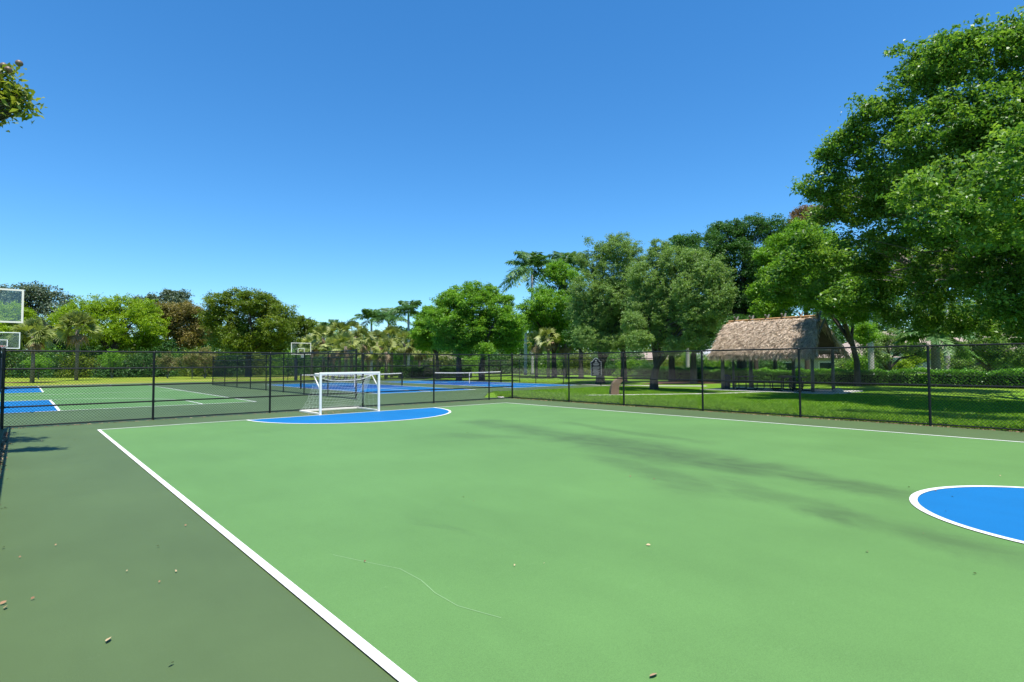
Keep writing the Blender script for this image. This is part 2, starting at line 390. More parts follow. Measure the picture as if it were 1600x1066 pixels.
# basketball court behind the back fence
BX, BX1 = -9.2, 7.5
sheet('basketball_court', rect(BX, 25.05, BX1, 55.9), 0.004, M['green'])
bc = bpy.data.objects['basketball_court']
W = 0.07
line_rect(bc, BX, 24.98, BX1 + W, 25.08); line_rect(bc, BX1, 25.08, BX1 + W, 55.9); line_rect(bc, BX - W, 24.98, BX, 55.9); line_rect(bc, BX, 55.9, BX1 + W, 56.0)
kx = -0.87
for ya, yb, nm in ((25.08, 33.3, 'key'), (43.3, 55.9, 'key')):
    sheet('painted_key', rect(kx - 1.9, ya, kx + 1.9, yb), 0.008, M['blue'], bc)
    line_rect(bc, kx - 1.97, ya, kx - 1.88, yb); line_rect(bc, kx + 1.88, ya, kx + 1.97, yb)
    yl = yb if ya < 30 else ya
    line_rect(bc, kx - 1.88, yl - .05, kx + 1.88, yl + .05)
for cy, s in ((27.6, 1), (53.4, -1)):
    R3 = 6.4
    line_rect(bc, kx + R3 - .035, min(cy, cy - 2.5 * s), kx + R3 + .035, max(cy, cy - 2.5 * s)); line_rect(bc, kx - R3 - .035, min(cy, cy - 2.5 * s), kx - R3 + .035, max(cy, cy - 2.5 * s))
    arc_line(bc, kx, cy, R3, 0.07, 0 if s > 0 else PI, PI if s > 0 else 2 * PI, 48)
line_rect(bc, BX, 39.4, BX1, 39.5)

# pickleball courts
for (x0, x1, y0, y1, yn) in ((14.3, 20.7, 26.8, 45.6, 36.2), (23.9, 30.0, 26.8, 45.0, 35.9)):
    o = sheet('pickleball_court', rect(x0, y0, x1, y1), 0.004, M['blue'])
    sheet('net_zone', rect(x0, yn - 2.9, x1, yn + 2.9), 0.008, M['blue2'], o)
    for (a, b_, c_, d_) in ((x0 - .05, y0, x0 + .05, y1), (x1 - .05, y0, x1 + .05, y1), (x0 + .05, y0, x1 - .05, y0 + .1), (x0 + .05, y1 - .1, x1 - .05, y1), (x0 + .05, yn - 2.95, x1 - .05, yn - 2.85), (x0 + .05, yn + 2.85, x1 - .05, yn + 2.95), ((x0 + x1) / 2 - .05, y0 + .1, (x0 + x1) / 2 + .05, yn - 2.95), ((x0 + x1) / 2 - .05, yn + 2.95, (x0 + x1) / 2 + .05, y1 - .1)):
        line_rect(o, a, b_, c_, d_)

# footpath leading to the hut, the slab under the hut, and a second path farther back
def ribbon(name, pts, w, z, mat_):
    b = MB(); P = [Vector((x, y, 0)) for x, y in pts]; Lf = []; Rt = []
    for i, q in enumerate(P):
        d = (P[min(i + 1, len(P) - 1)] - P[max(i - 1, 0)]).normalized(); n = Vector((-d.y, d.x, 0)) * w / 2
        Lf.append(q + n); Rt.append(q - n)
    for i in range(len(P) - 1): b.quad((*Rt[i][:2], z), (*Rt[i + 1][:2], z), (*Lf[i + 1][:2], z), (*Lf[i][:2], z))
    o = b.build(name, mat_); o['kind'] = 'structure'; return o
ribbon('footpath', [(16.95, 20.2), (18.6, 19.5), (20.4, 18.45), (22.9, 16.9), (25.0, 15.5), (27.2, 14.3), (29.2, 13.6)], 0.72, -0.006, M['concrete'])
ribbon('footpath', [(30.5, 27.2), (31.6, 25.0), (33.0, 22.0), (34.6, 19.5)], 1.2, -0.006, M['concrete'])
b = MB(); b.box((31.8, 13.6, -0.02), (4.6, 7.0, 0.10)); o = b.build('paved_pad', M['concrete'], bevel=.01); o['kind'] = 'structure'

# ------------------------------------------------------------------ chain-link fences
def chain_fence(label, P0, P1, Hf, posts, rails, corner=(), pitch=0.075, wr=0.0033, pr=0.030, group='black chain-link fences', mesh=True, side=0.04):
    P0 = Vector((P0[0], P0[1], 0)); P1 = Vector((P1[0], P1[1], 0)); D = P1 - P0; Ln = D.length; d = D / Ln; n = Vector((-d.y, d.x, 0))
    T = thing('chain_link_fence', label, 'fence', P0, group)
    for t in posts:
        b = MB(); q = P0 + d * t; big = t in corner; r = pr * (1.25 if big else 1)
        top = Hf + (0.06 if big else 0.0)
        b.tube([q + Vector((0, 0, -.05)), q + Vector((0, 0, top - .02)), q + Vector((0, 0, top)), q + Vector((0, 0, top + .025))], [r, r, r * 1.12, r * .5], 10)
        # tie bands where the rails meet the post
        for z in rails[1:-1]: b.tube([q + Vector((0, 0, z - .03)), q + Vector((0, 0, z + .03))], r * 1.22, 10)
        b.build('post', M['vinyl'], T, smooth=False)
    for z in rails:
        b = MB(); b.tube([P0 + Vector((0, 0, z)) - d * .01, P1 + Vector((0, 0, z)) + d * .01], 0.021 if z > .1 else 0.016, 8)
        b.build('rail', M['vinyl'], T)
    if mesh:
        b = MB(); z0, z1 = 0.04, Hf - 0.005; hh = z1 - z0; off = n * side
        k = -hh
        while k < Ln:
            for sgn in (1, -1):
                a0, a1 = k, k + hh                      # spans of the slanted wire in t
                t0, t1 = max(a0, 0), min(a1, Ln)
                if t1 - t0 < 0.01: continue
                if sgn == 1: za, zb = z0 + (t0 - a0), z0 + (t1 - a0)
                else: za, zb = z1 - (t0 - a0), z1 - (t1 - a0)
                o2 = off + n * (0.004 * sgn)
                b.tube([P0 + d * t0 + o2 + Vector((0, 0, za)), P0 + d * t1 + o2 + Vector((0, 0, zb))], wr, 3, caps=False)
            k += pitch
        b.build('chain_link_mesh', M['wire'], T)
    return T
HF = 1.96
chain_fence('long black chain-link fence with five rails behind the white goal', (-0.32, 18.97), (16.72, 18.97), HF,
            [0.0, 3.22, 6.47, 9.75, 12.83, 15.69, 17.04], [0.05, 0.54, 1.02, 1.50, HF], corner=(0.0, 17.04))
chain_fence('tall black chain-link fence running beside the lawn in front of the thatched hut', (16.72, 18.97), (16.72, -13.0), HF,
            [3.48, 6.22, 9.39, 12.42, 15.45, 18.5, 21.5, 24.6, 27.6, 30.7], [0.05, 1.0, HF], corner=(30.7,))
chain_fence('black chain-link fence at the left edge, only its corner post and shadow in view', (-0.34, 18.90), (-0.34, -3.0), HF,
            [3.1, 6.1, 9.2, 12.2, 15.3, 18.3, 21.85], [0.05, 1.0, HF], side=-.035)
chain_fence('black chain-link fence receding between the basketball court and the blue courts', (11.3, 23.4), (11.3, 48.2), 2.2,
            [0, 3.05, 6.1, 9.2, 12.2, 15.3, 18.3, 21.4, 24.8], [0.05, 1.9, 2.2], corner=(0, 24.8), side=-.04, pitch=0.10, wr=.0024)
chain_fence('far black chain-link fence across the back end of the blue courts', (11.3, 48.3), (30.6, 48.3), 1.9,
            [2.8, 5.8, 8.9, 12, 15, 18], [0.05, 1.9], pitch=0.11, wr=.003)
chain_fence('black chain-link fence on the far right side of the blue courts carrying the sign', (30.6, 48.2), (30.6, 20.9), 1.85,
            [0, 3, 6, 9, 12.0, 14.4, 16.3, 19.3, 22.9, 27.3], [0.05, 0.75, 1.85], corner=(0, 27.3), pitch=0.10, wr=.0028)

# ------------------------------------------------------------------ futsal goal
T = thing('goal', 'small white portable goal with sagging white net on the blue goal area', 'goal', (8.0, 16.95, 0))
xa, xb, yf, yb, zt = 7.02, 9.02, 16.99, 18.58, 1.26
for x in (xa, xb):
    b = MB(); b.box((x, yf, zt / 2 + .0), (0.064, 0.064, zt)); b.build('upright', M['white'], T, bevel=.008)
b = MB(); b.box(((xa + xb) / 2, yf, zt + .033), (xb - xa + .064, 0.066, 0.066)); b.build('crossbar', M['white'], T, bevel=.008)
for x in (xa, xb):
    b = MB(); b.tube([(x, yf + .04, zt + .02), (x, yf + .42, zt + .02), (x, yf + .47, zt - .03)], .022, 8); b.build('top_stay', M['white'], T, smooth=True)
    b = MB(); b.tube([(x, yf + .47, zt - .06), (x, yf + .04, 0.80)], .022, 8); b.build('brace', M['white'], T, smooth=True)
    b = MB(); b.box((x, (yf + yb) / 2 + .02, .035), (0.06, yb - yf - .06, 0.06)); b.build('ground_bar', M['white'], T, bevel=.006)
b = MB(); b.box(((xa + xb) / 2, yb + .02, .035), (xb - xa + .06, 0.06, 0.06)); b.build('ground_bar', M['white'], T, bevel=.006)
# net: side panels and a back panel that sags
b = MB()
def back_pt(u, v):       # u across 0..1, v 0 (top) .. 1 (ground)
    x = xa + .03 + u * (xb - xa - .06)
    prof = [(0, 0.46, 1.22), (.15, .60, 1.02), (.35, .82, .76), (.6, 1.10, .44), (.8, 1.38, .20), (1, 1.59, .07)]
    for (a, y0_, z0_), (c2, y1_, z1_) in zip(prof[:-1], prof[1:]):
        if v <= c2 + 1e-9: f = (v - a) / (c2 - a); y = y0_ + (y1_ - y0_) * f; z = z0_ + (z1_ - z0_) * f; break
    sag = math.sin(PI * u) * (0.20 * math.exp(-v * 3.2)) + .03 * math.sin(9 * u + 5 * v)
    return (x, yf + y - .06 * math.sin(PI * u) * (1 - v), z - sag * (1 - v * .3))
def top_pt(u, v):
    x = xa + .03 + u * (xb - xa - .06); q = back_pt(u, 0)
    return (x, yf + .04 + (q[1] - yf - .04) * v, zt + .03 + (q[2] - zt - .03) * v - .10 * math.sin(PI * v) * math.sin(PI * u))
nc = 18
for k in range(nc + 1): b.tube([back_pt(k / nc, v / 12) for v in range(13)], 0.0018, 3, caps=False)
for k in range(13): b.tube([back_pt(u / 16, k / 12) for u in range(17)], 0.0018 if k else .006, 3, caps=False)
for k in range(nc + 1): b.tube([top_pt(k / nc, v / 5) for v in range(6)], .0028, 3, caps=False)
for k in range(1, 5): b.tube([top_pt(u / 16, k / 5) for u in range(17)], .0028, 3, caps=False)
for x, u in ((xa, 0), (xb, 1)):
    for k in range(1, 8):
        v = k / 8; q = back_pt(u, v); b.tube([(x, yf + .05, q[2]), (x + (.05 if u == 0 else -.05), (yf + q[1]) / 2, q[2] - .05), q], .0016, 3, caps=False)
    for k in range(1, 6):
        y = yf + .05 + k * .30
        zs = [back_pt(u, v / 20) for v in range(21)]
        ztop = min(zs, key=lambda q: abs(q[1] - y))[2] if y > yf + .46 else zt
        b.tube([(x, y, .07), (x + (.04 if u == 0 else -.04), y, ztop * .5), (x, y, ztop)], .0016, 3, caps=False)
# bunched slack cord hanging at the right rear corner
for k in range(7): b.tube([(xb - .04 - k * .012, yf + .48 + .02 * k, 1.2), (xb - .10 - .02 * k, yf + .7 + .03 * k, .7), (xb - .06 - .03 * k, yf + 1.0 + .05 * k, .3), (xb - .03 * k, yf + 1.5, .07)], .004, 3, caps=False)
b.build('net', M['netw'], T)

# ------------------------------------------------------------------ basketball hoops
def hoop(label, x, y, face, bz=2.93, s=1.0, group='basketball hoops'):
    T = thing('basketball_hoop', label, 'hoop', (x, y, 0), group)
    bw, bh = 1.83 * s, 1.09 * s
    py = y - face * 1.35
    b = MB(); b.box((x, py, 1.05), (.26, .26, 2.1)); b.build('pole_pad', M['pad'], T, bevel=.03)
    b = MB(); b.tube([(x, py, 0), (x, py, bz + .25), (x, py + face * .12, bz + .5)], .065, 10); b.build('pole', M['vinyl'], T, smooth=True)
    b = MB()
    for dz in (0.0, .35): b.tube([(x, py, bz - .1 + dz), (x, y - face * .05, bz + .25 + dz)], .04, 8)
    b.build('arm', M['vinyl'], T)
    fr = MB(); w = .055
    fr.box((x, y, bz + w / 2), (bw, .05, w)); fr.box((x, y, bz + bh - w / 2), (bw, .05, w))
    for sx_ in (-1, 1): fr.box((x + sx_ * (bw / 2 - w / 2), y, bz + bh / 2), (w, .05, bh - 2 * w))
    bd = MB(); bd.box((x, y, bz + bh / 2), (bw - 2 * w - .004, .012, bh - 2 * w - .004))
    bo = bd.build('backboard', M['glass'], T); fo = fr.build('frame', M['white'], bo, local=True)
    fo.data.transform(Matrix.Translation((-x, -y, 0)))
    tg = MB(); tw, th, tz = .61 * s, .45 * s, bz + .14; yy = y + face * .012
    tg.box((x, yy, tz + .02), (tw, .006, .045)); tg.box((x, yy, tz + th - .02), (tw, .006, .045))
    for sx_ in (-1, 1): tg.box((x + sx_ * (tw / 2 - .022), yy, tz + th / 2), (.045, .006, th - .085))
    to = tg.build('target_square', M['white'], bo, local=True); to.data.transform(Matrix.Translation((-x, -y, 0)))
    rc = (x, y + face * .40); rz_ = bz + .14
    b = MB(); b.tube([(rc[0] + .23 * math.cos(a * PI / 12), rc[1] + .23 * math.sin(a * PI / 12), rz_) for a in range(25)], .014, 6, caps=False)
    b.box((x, y + face * .09, rz_ - .05), (.16, .14, .14)); b.build('rim', M['rim'], T)
    b = MB()
    for k in range(12):
        for sg in (1, -1):
            pts = []
            for j in range(6):
                f = j / 5; r = .23 - .11 * math.sin(f * PI / 2); a = 2 * PI * k / 12 + sg * f * .8
                pts.append((rc[0] + r * math.cos(a), rc[1] + r * math.sin(a), rz_ - f * .45))
            b.tube(pts, .008, 3, caps=False)
    b.build('net', M['netw'], T)
    return T
hoop('nearest basketball hoop, its clear white-framed backboard cut by the left edge', -0.88, 24.0, 1, 2.96)
hoop('basketball hoop at the far end of the court under the nearest backboard, left edge', -0.97, 49.6, -1, 2.72)
q = base_point(470, 55.5)
hoop('distant basketball hoop with whole clear backboard above the fence, beyond the blue courts', q[0], q[1], -1, 2.56, 1.08)

# ------------------------------------------------------------------ pickleball nets
def pnet(label, x0, x1, y):
    T = thing('court_net', label, 'net', ((x0 + x1) / 2, y, 0), 'nets on the blue courts')
    for x in (x0, x1):
        b = MB(); b.tube([(x, y, 0), (x, y, .96), (x, y, .98)], [.05, .05, .03], 10); b.build('post', M['vinyl'], T)
    b = MB(); sagf = lambda t: .93 - .05 * math.sin(PI * t)
    n = 16
    for k in range(n):
        t0, t1 = k / n, (k + 1) / n; xa_, xb_ = x0 + .06 + (x1 - x0 - .12) * t0, x0 + .06 + (x1 - x0 - .12) * t1
        for dy in (-.012, .012): b.quad((xa_, y + dy, sagf(t0) - .07), (xb_, y + dy, sagf(t1) - .07), (xb_, y + dy, sagf(t1)), (xa_, y + dy, sagf(t0)))
        b.quad((xa_, y - .012, sagf(t0)), (xb_, y - .012, sagf(t1)), (xb_, y + .012, sagf(t1)), (xa_, y + .012, sagf(t0)))
    b.build('headband', M['white'], T)
    b = MB(); b.box(((x0 + x1) / 2, y - .018, .43), (.06, .008, .84)); b.build('centre_strap', M['white'], T)
    b = MB(); m_ = int((x1 - x0 - .12) / .09)
    for k in range(m_ + 1):
        x = x0 + .06 + k * .09; b.tube([(x, y, .04), (x, y, sagf((x - x0) / (x1 - x0)) - .05)], .004, 3, caps=False)
    for k in range(11): b.tube([(x0 + .06, y, .05 + k * .078), ((x0 + x1) / 2, y, .05 + k * .074), (x1 - .06, y, .05 + k * .078)], .004, 3, caps=False)
    b.build('mesh', M['netb'], T)
pnet('low black court net with white headband seen behind the white goal', 13.65, 21.1, 36.2)
pnet('low black court net with white headband and white centre strap, right of the goal', 23.7, 31.0 - .6, 35.9)

# ------------------------------------------------------------------ sign
sp = np.array([30.54, 25.75]); T = thing('rules_sign', 'black and silver rules sign with arched top hanging on the far fence', 'sign', (30.48, 25.7, 0))
n2 = Vector((-.77, -.64, 0)).normalized(); t2 = Vector((-n2.y, n2.x, 0))
t2 = -t2 if t2.dot(Vector(CR)) < 0 else t2
c0 = Vector((30.45, 25.6, 0)) + n2 * .10
def sign_plate(w, z0, z1, dz, off, mat_, name):
    pts = [(-w, z0), (w, z0), (w, z1 - dz), (w * .78, z1 - dz), (w * .45, z1 - dz * .35), (w * .18, z1), (-w * .18, z1), (-w * .45, z1 - dz * .35), (-w * .78, z1 - dz), (-w, z1 - dz)]
    b = MB(); n = len(pts)
    F_ = [c0 + t2 * x + n2 * (off + .012) + Vector((0, 0, z)) for x, z in pts]; B_ = [c0 + t2 * x + n2 * (off - .012) + Vector((0, 0, z)) for x, z in pts]
    b.v = [tuple(q) for q in F_ + B_]; b.f = [tuple(range(n)), tuple(reversed(range(n, 2 * n)))] + [((k + 1) % n, k, n + k, n + (k + 1) % n) for k in range(n)]
    return b.build(name, mat_, T)
sign_plate(.362, .658, 1.935, .255, 0, M['signwhite'], 'border_plate')
sign_plate(.34, .68, 1.90, .24, .020, M['signblack'], 'face_plate')
b = MB()
def sbar(x, z, w, h_):
    q = c0 + t2 * x + n2 * .036 + Vector((0, 0, z)); a_ = t2 * w / 2
    b.quad(q - a_ - Vector((0, 0, h_ / 2)), q + a_ - Vector((0, 0, h_ / 2)), q + a_ + Vector((0, 0, h_ / 2)), q - a_ + Vector((0, 0, h_ / 2)))
pts = [c0 + t2 * (.07 * math.cos(a * PI / 8)) + n2 * .036 + Vector((0, 0, 1.74 + .07 * math.sin(a * PI / 8))) for a in range(16)]; b.poly(pts)
sbar(0, 1.60, .22, .05); sbar(0, 1.50, .42, .06)
sbar(0, 1.42, .34, .03)
for k, (x, w) in enumerate(((.02, .46), (-.02, .5), (0, .44), (-.05, .30), (.03, .48), (-.04, .40), (0, .5), (.02, .36), (-.03, .42))): sbar(x, 1.30 - k * .066, w, .030)
b.build('lettering', M['signtext'], T)

# ------------------------------------------------------------------ curved arch piece
T = thing('curved_block', 'brown concrete block curving over like a breaking wave beside the footpath', 'sculpture', (22.75, 18.2, 0))
fr_ = Vector(CR); fr_.z = 0; fr_.normalize(); dp = Vector((fr_.y, -fr_.x, 0)); o0 = Vector((22.60, 18.15, 0))
outer = [(-.02, 0), (0, .2), (.05, .4), (.13, .58), (.24, .71), (.38, .80), (.52, .84), (.66, .83), (.74, .78)]
inner = [(.40, 0), (.40, .18), (.40, .32), (.43, .44), (.48, .54), (.54, .61), (.60, .66), (.66, .70), (.72, .74)]
b = MB(); n = len(outer)
for dy in (0, .55):
    for x, z in outer: b.v.append(tuple(o0 + fr_ * x - dp * dy * -1 + Vector((0, 0, z))))
    for x, z in inner: b.v.append(tuple(o0 + fr_ * x - dp * dy * -1 + Vector((0, 0, z))))
m2 = 2 * n
for k in range(n - 1):
    b.f += [(k, n + k, n + k + 1, k + 1), (m2 + k, m2 + k + 1, m2 + n + k + 1, m2 + n + k), (k, k + 1, m2 + k + 1, m2 + k), (n + k, m2 + n + k, m2 + n + k + 1, n + k + 1)]
b.f += [(n - 1, m2 - 1, 2 * m2 - 1, m2 + n - 1)]
b.build('block', M['arch'], T, bevel=.012)
# ------------------------------------------------------------------ thatched hut
T = thing('thatched_hut', 'open picnic hut with steep palm-thatch roof on timber posts', 'hut', (32.0, 13.7, 0))
for (x, y, r) in ((30.45, 16.15, .105), (30.35, 11.25, .085), (33.6, 16.0, .12), (31.85, 10.8, .085), (32.0, 16.3, .07), (33.9, 13.6, .10)):
    b = MB(); b.tube([(x, y, .03), (x, y, 1.0), (x + .02, y, 2.25)], [r, r * .95, r * .9], 12); b.build('post', M['post'], T, smooth=True)
ye0, ye1 = 10.95, 16.45; yr0, yr1 = 11.65, 16.40; xr = 32.05; zr = 4.0; xe0, xe1, ze = 29.85, 34.3, 2.0
b = MB()
for (xe,) in ((xe0 + .15,), (xe1 - .15,)):
    b.quad((xe, ye0 + .1, ze), (xe, ye1 - .1, ze), (xr, yr1 - .05, zr - .08), (xr, yr0 + .05, zr - .08))
b.quad((xe0 + .15, ye0 + .1, ze - .12), (xe0 + .15, ye1 - .1, ze - .12), (xr, yr1 - .05, zr - .22), (xr, yr0 + .05, zr - .22))
b.build('roof_underlayer', M['thatchbase'], T)
b = MB()
for x in (30.45, 33.6): b.tube([(x, ye0 + .2, 2.14), (x, ye1 - .2, 2.14)], .07, 8)
for y in (11.2, 13.6, 16.1):
    b.tube([(30.3, y, 2.2), (33.8, y, 2.2)], .06, 8)
    b.tube([(30.1, y, 2.1), (32.05, y, 3.85)], .05, 8); b.tube([(34.0, y, 2.1), (32.05, y, 3.85)], .05, 8)
b.build('rafters', M['post'], T)
# thatch: overlapping dry palm-frond blades in courses
nb = 26000
side = rng.random(nb) < .72
s_ = rng.random(nb) ** .9                          # 0 eave .. 1 ridge
course = np.floor(s_ * 14) / 14 + rng.normal(0, .018, nb)
course = np.clip(course, 0.0, .99)
ty = rng.random(nb)
ya_ = (ye0 + (yr0 - ye0) * course); yb_ = (ye1 + (yr1 - ye1) * course)
Yp = ya_ + (yb_ - ya_) * ty
bulge = .16 * np.sin(PI * course)
Xp = np.where(side, xe0 + (xr - xe0) * course - bulge * .7, xe1 + (xr - xe1) * course + bulge * .7)
Zp = ze + (zr - ze) * course + bulge * .7 + .03
Ln_ = rng.uniform(.28, .55, nb); Wd = rng.uniform(.016, .045, nb)
sgn = np.where(side, -1.0, 1.0)
sl = np.array([.72, .69])
dirv = np.stack([sgn * .74 + rng.normal(0, .06, nb), rng.normal(0, .42, nb), -.66 + rng.normal(0, .14, nb) + .06], 1)
eave = course < .05
dirv[eave, 2] -= .55; dirv[eave, 0] *= .55
dirv /= np.linalg.norm(dirv, axis=1)[:, None]
nrm = np.stack([sgn * .66, np.zeros(nb), np.full(nb, .74)], 1)
wv = np.cross(dirv, nrm); wv /= np.linalg.norm(wv, axis=1)[:, None]
wv = wv + nrm * rng.normal(0, .5, nb)[:, None]
P_ = np.stack([Xp, Yp, Zp], 1) + nrm * rng.uniform(0, .09, nb)[:, None]
tip = P_ + dirv * Ln_[:, None] + nrm * rng.normal(.03, .035, nb)[:, None]
V = np.stack([P_, P_ * .55 + tip * .45 + wv * (Wd / 2)[:, None], tip, P_ * .55 + tip * .45 - wv * (Wd / 2)[:, None]], 1)
# ragged fringe at both gable ends
ng = 2600
cc = rng.random(ng); sd = rng.random(ng) < .5; e0 = rng.random(ng) < .5
Yg = np.where(e0, ye0 + (yr0 - ye0) * cc, ye1 + (yr1 - ye1) * cc)
Xg = np.where(sd, xe0 + (xr - xe0) * cc, xe1 + (xr - xe1) * cc); Zg = ze + (zr - ze) * cc + .02 + .1 * np.sin(PI * cc)
Pg = np.stack([Xg, Yg, Zg], 1) + rng.normal(0, .05, (ng, 3))
dg = np.stack([np.where(sd, -.45, .45) + rng.normal(0, .2, ng), np.where(e0, -.25, .25) + rng.normal(0, .15, ng), -.8 + rng.normal(0, .1, ng)], 1)
dg /= np.linalg.norm(dg, axis=1)[:, None]
wg = np.cross(dg, rng.normal(0, 1, (ng, 3))); wg /= np.linalg.norm(wg, axis=1)[:, None]
lg = rng.uniform(.25, .6, ng)[:, None]; tg_ = Pg + dg * lg
Vg = np.stack([Pg, Pg * .5 + tg_ * .5 + wg * .022, tg_, Pg * .5 + tg_ * .5 - wg * .022], 1)
leaf_mesh('thatch', np.concatenate([V, Vg]), np.clip(np.concatenate([rng.normal(.5, .25, nb), rng.normal(.4, .25, ng)]), 0, 1), M['thatch'], T)
b = MB()
b.tube([(xr - .10, yr0 - .1, zr + .06), (xr - .10, yr1 + .1, zr + .04)], .045, 8); b.tube([(xr + .10, yr0 - .1, zr + .06), (xr + .10, yr1 + .1, zr + .04)], .045, 8)
b.tube([(xr - .26, yr0 - .15, zr - .08), (xr - .26, yr1 + .15, zr - .10)], .04, 8)
b.build('ridge_pole', M['polewood'], T)
for k in range(6):
    y = yr1 - .35 - k * .92; b = MB()
    lean = .12 * (k % 2)
    b.tube([(xr - .42, y - lean, zr - .30), (xr + .20, y, zr + .30)], .05, 7); b.tube([(xr + .42, y + lean, zr - .30), (xr - .20, y + .05, zr + .28)], .05, 7)
    b.build('ridge_stake', M['post'], T)

def picnic_table(loc, rz, label=None):
    T = thing('picnic_table', label, 'picnic table', loc, 'picnic tables under the hut', rz)
    b = MB(); b.box((0, 0, .74), (.76, 1.7, .035)); b.build('tabletop', M['tabletop'], T, bevel=.01, local=True)
    for x in (-.68, .68):
        b = MB(); b.box((x, 0, .44), (.26, 1.7, .03)); b.build('bench', M['tabletop'], T, bevel=.01, local=True)
    for y in (-.55, .55):
        b = MB()
        for s in (-1, 1):
            b.tube([(s * .80, y, .43), (s * .80, y, .10), (s * .74, y, .03), (s * .28, y, .03), (s * .20, y, .10), (s * .20, y, .72)], .028, 8)
        b.tube([(-.5, y, .415), (.5, y, .415)], .02, 6)
        b.build('leg_frame', M['vinyl'], T, smooth=True, local=True)
    return T
pt = picnic_table((31.0, 15.05, .03), PI / 2 + .1, 'black picnic table under the thatched hut, nearest its left front post')
pt2 = copy_tree(pt); pt2.location = (31.1, 12.55, .03); pt2.rotation_euler = (0, 0, PI / 2 - .1); pt2['label'] = 'black picnic table under the thatched hut, beside its right front post'
pt3 = copy_tree(pt); pt3.location = (32.9, 13.6, .03); pt3.rotation_euler = (0, 0, PI / 2 + .3); pt3['label'] = 'black picnic table at the back of the thatched hut, between the other two'
T = thing('litter_bin', 'dark blue litter bin behind the left front post of the hut', 'bin', (31.05, 16.25, .03))
b = MB(); b.tube([(31.05, 16.25, .03), (31.05, 16.25, .74)], [.19, .23], 14); b.build('barrel', M['bin'], T, smooth=False)
b = MB(); b.tube([(31.05, 16.25, .742), (31.05, 16.25, .78), (31.05, 16.25, .86)], [.245, .245, .10], 14); b.build('lid', M['bin'], T)
b = MB(); bm_pts = [(31.55 + .26 * math.cos(a), 10.45 + .20 * math.sin(a)) for a in np.linspace(0, 2 * PI, 9)[:-1]]
b.tube([(31.5, 10.5, -.05), (31.5, 10.5, .05), (31.5, 10.5, .16), (31.52, 10.52, .22)], [.30, .30, .22, .08], 9)
tag(b.build('boulder', M['stone'], smooth=True), 'pale boulder at the foot of the right hut post', 'rock')

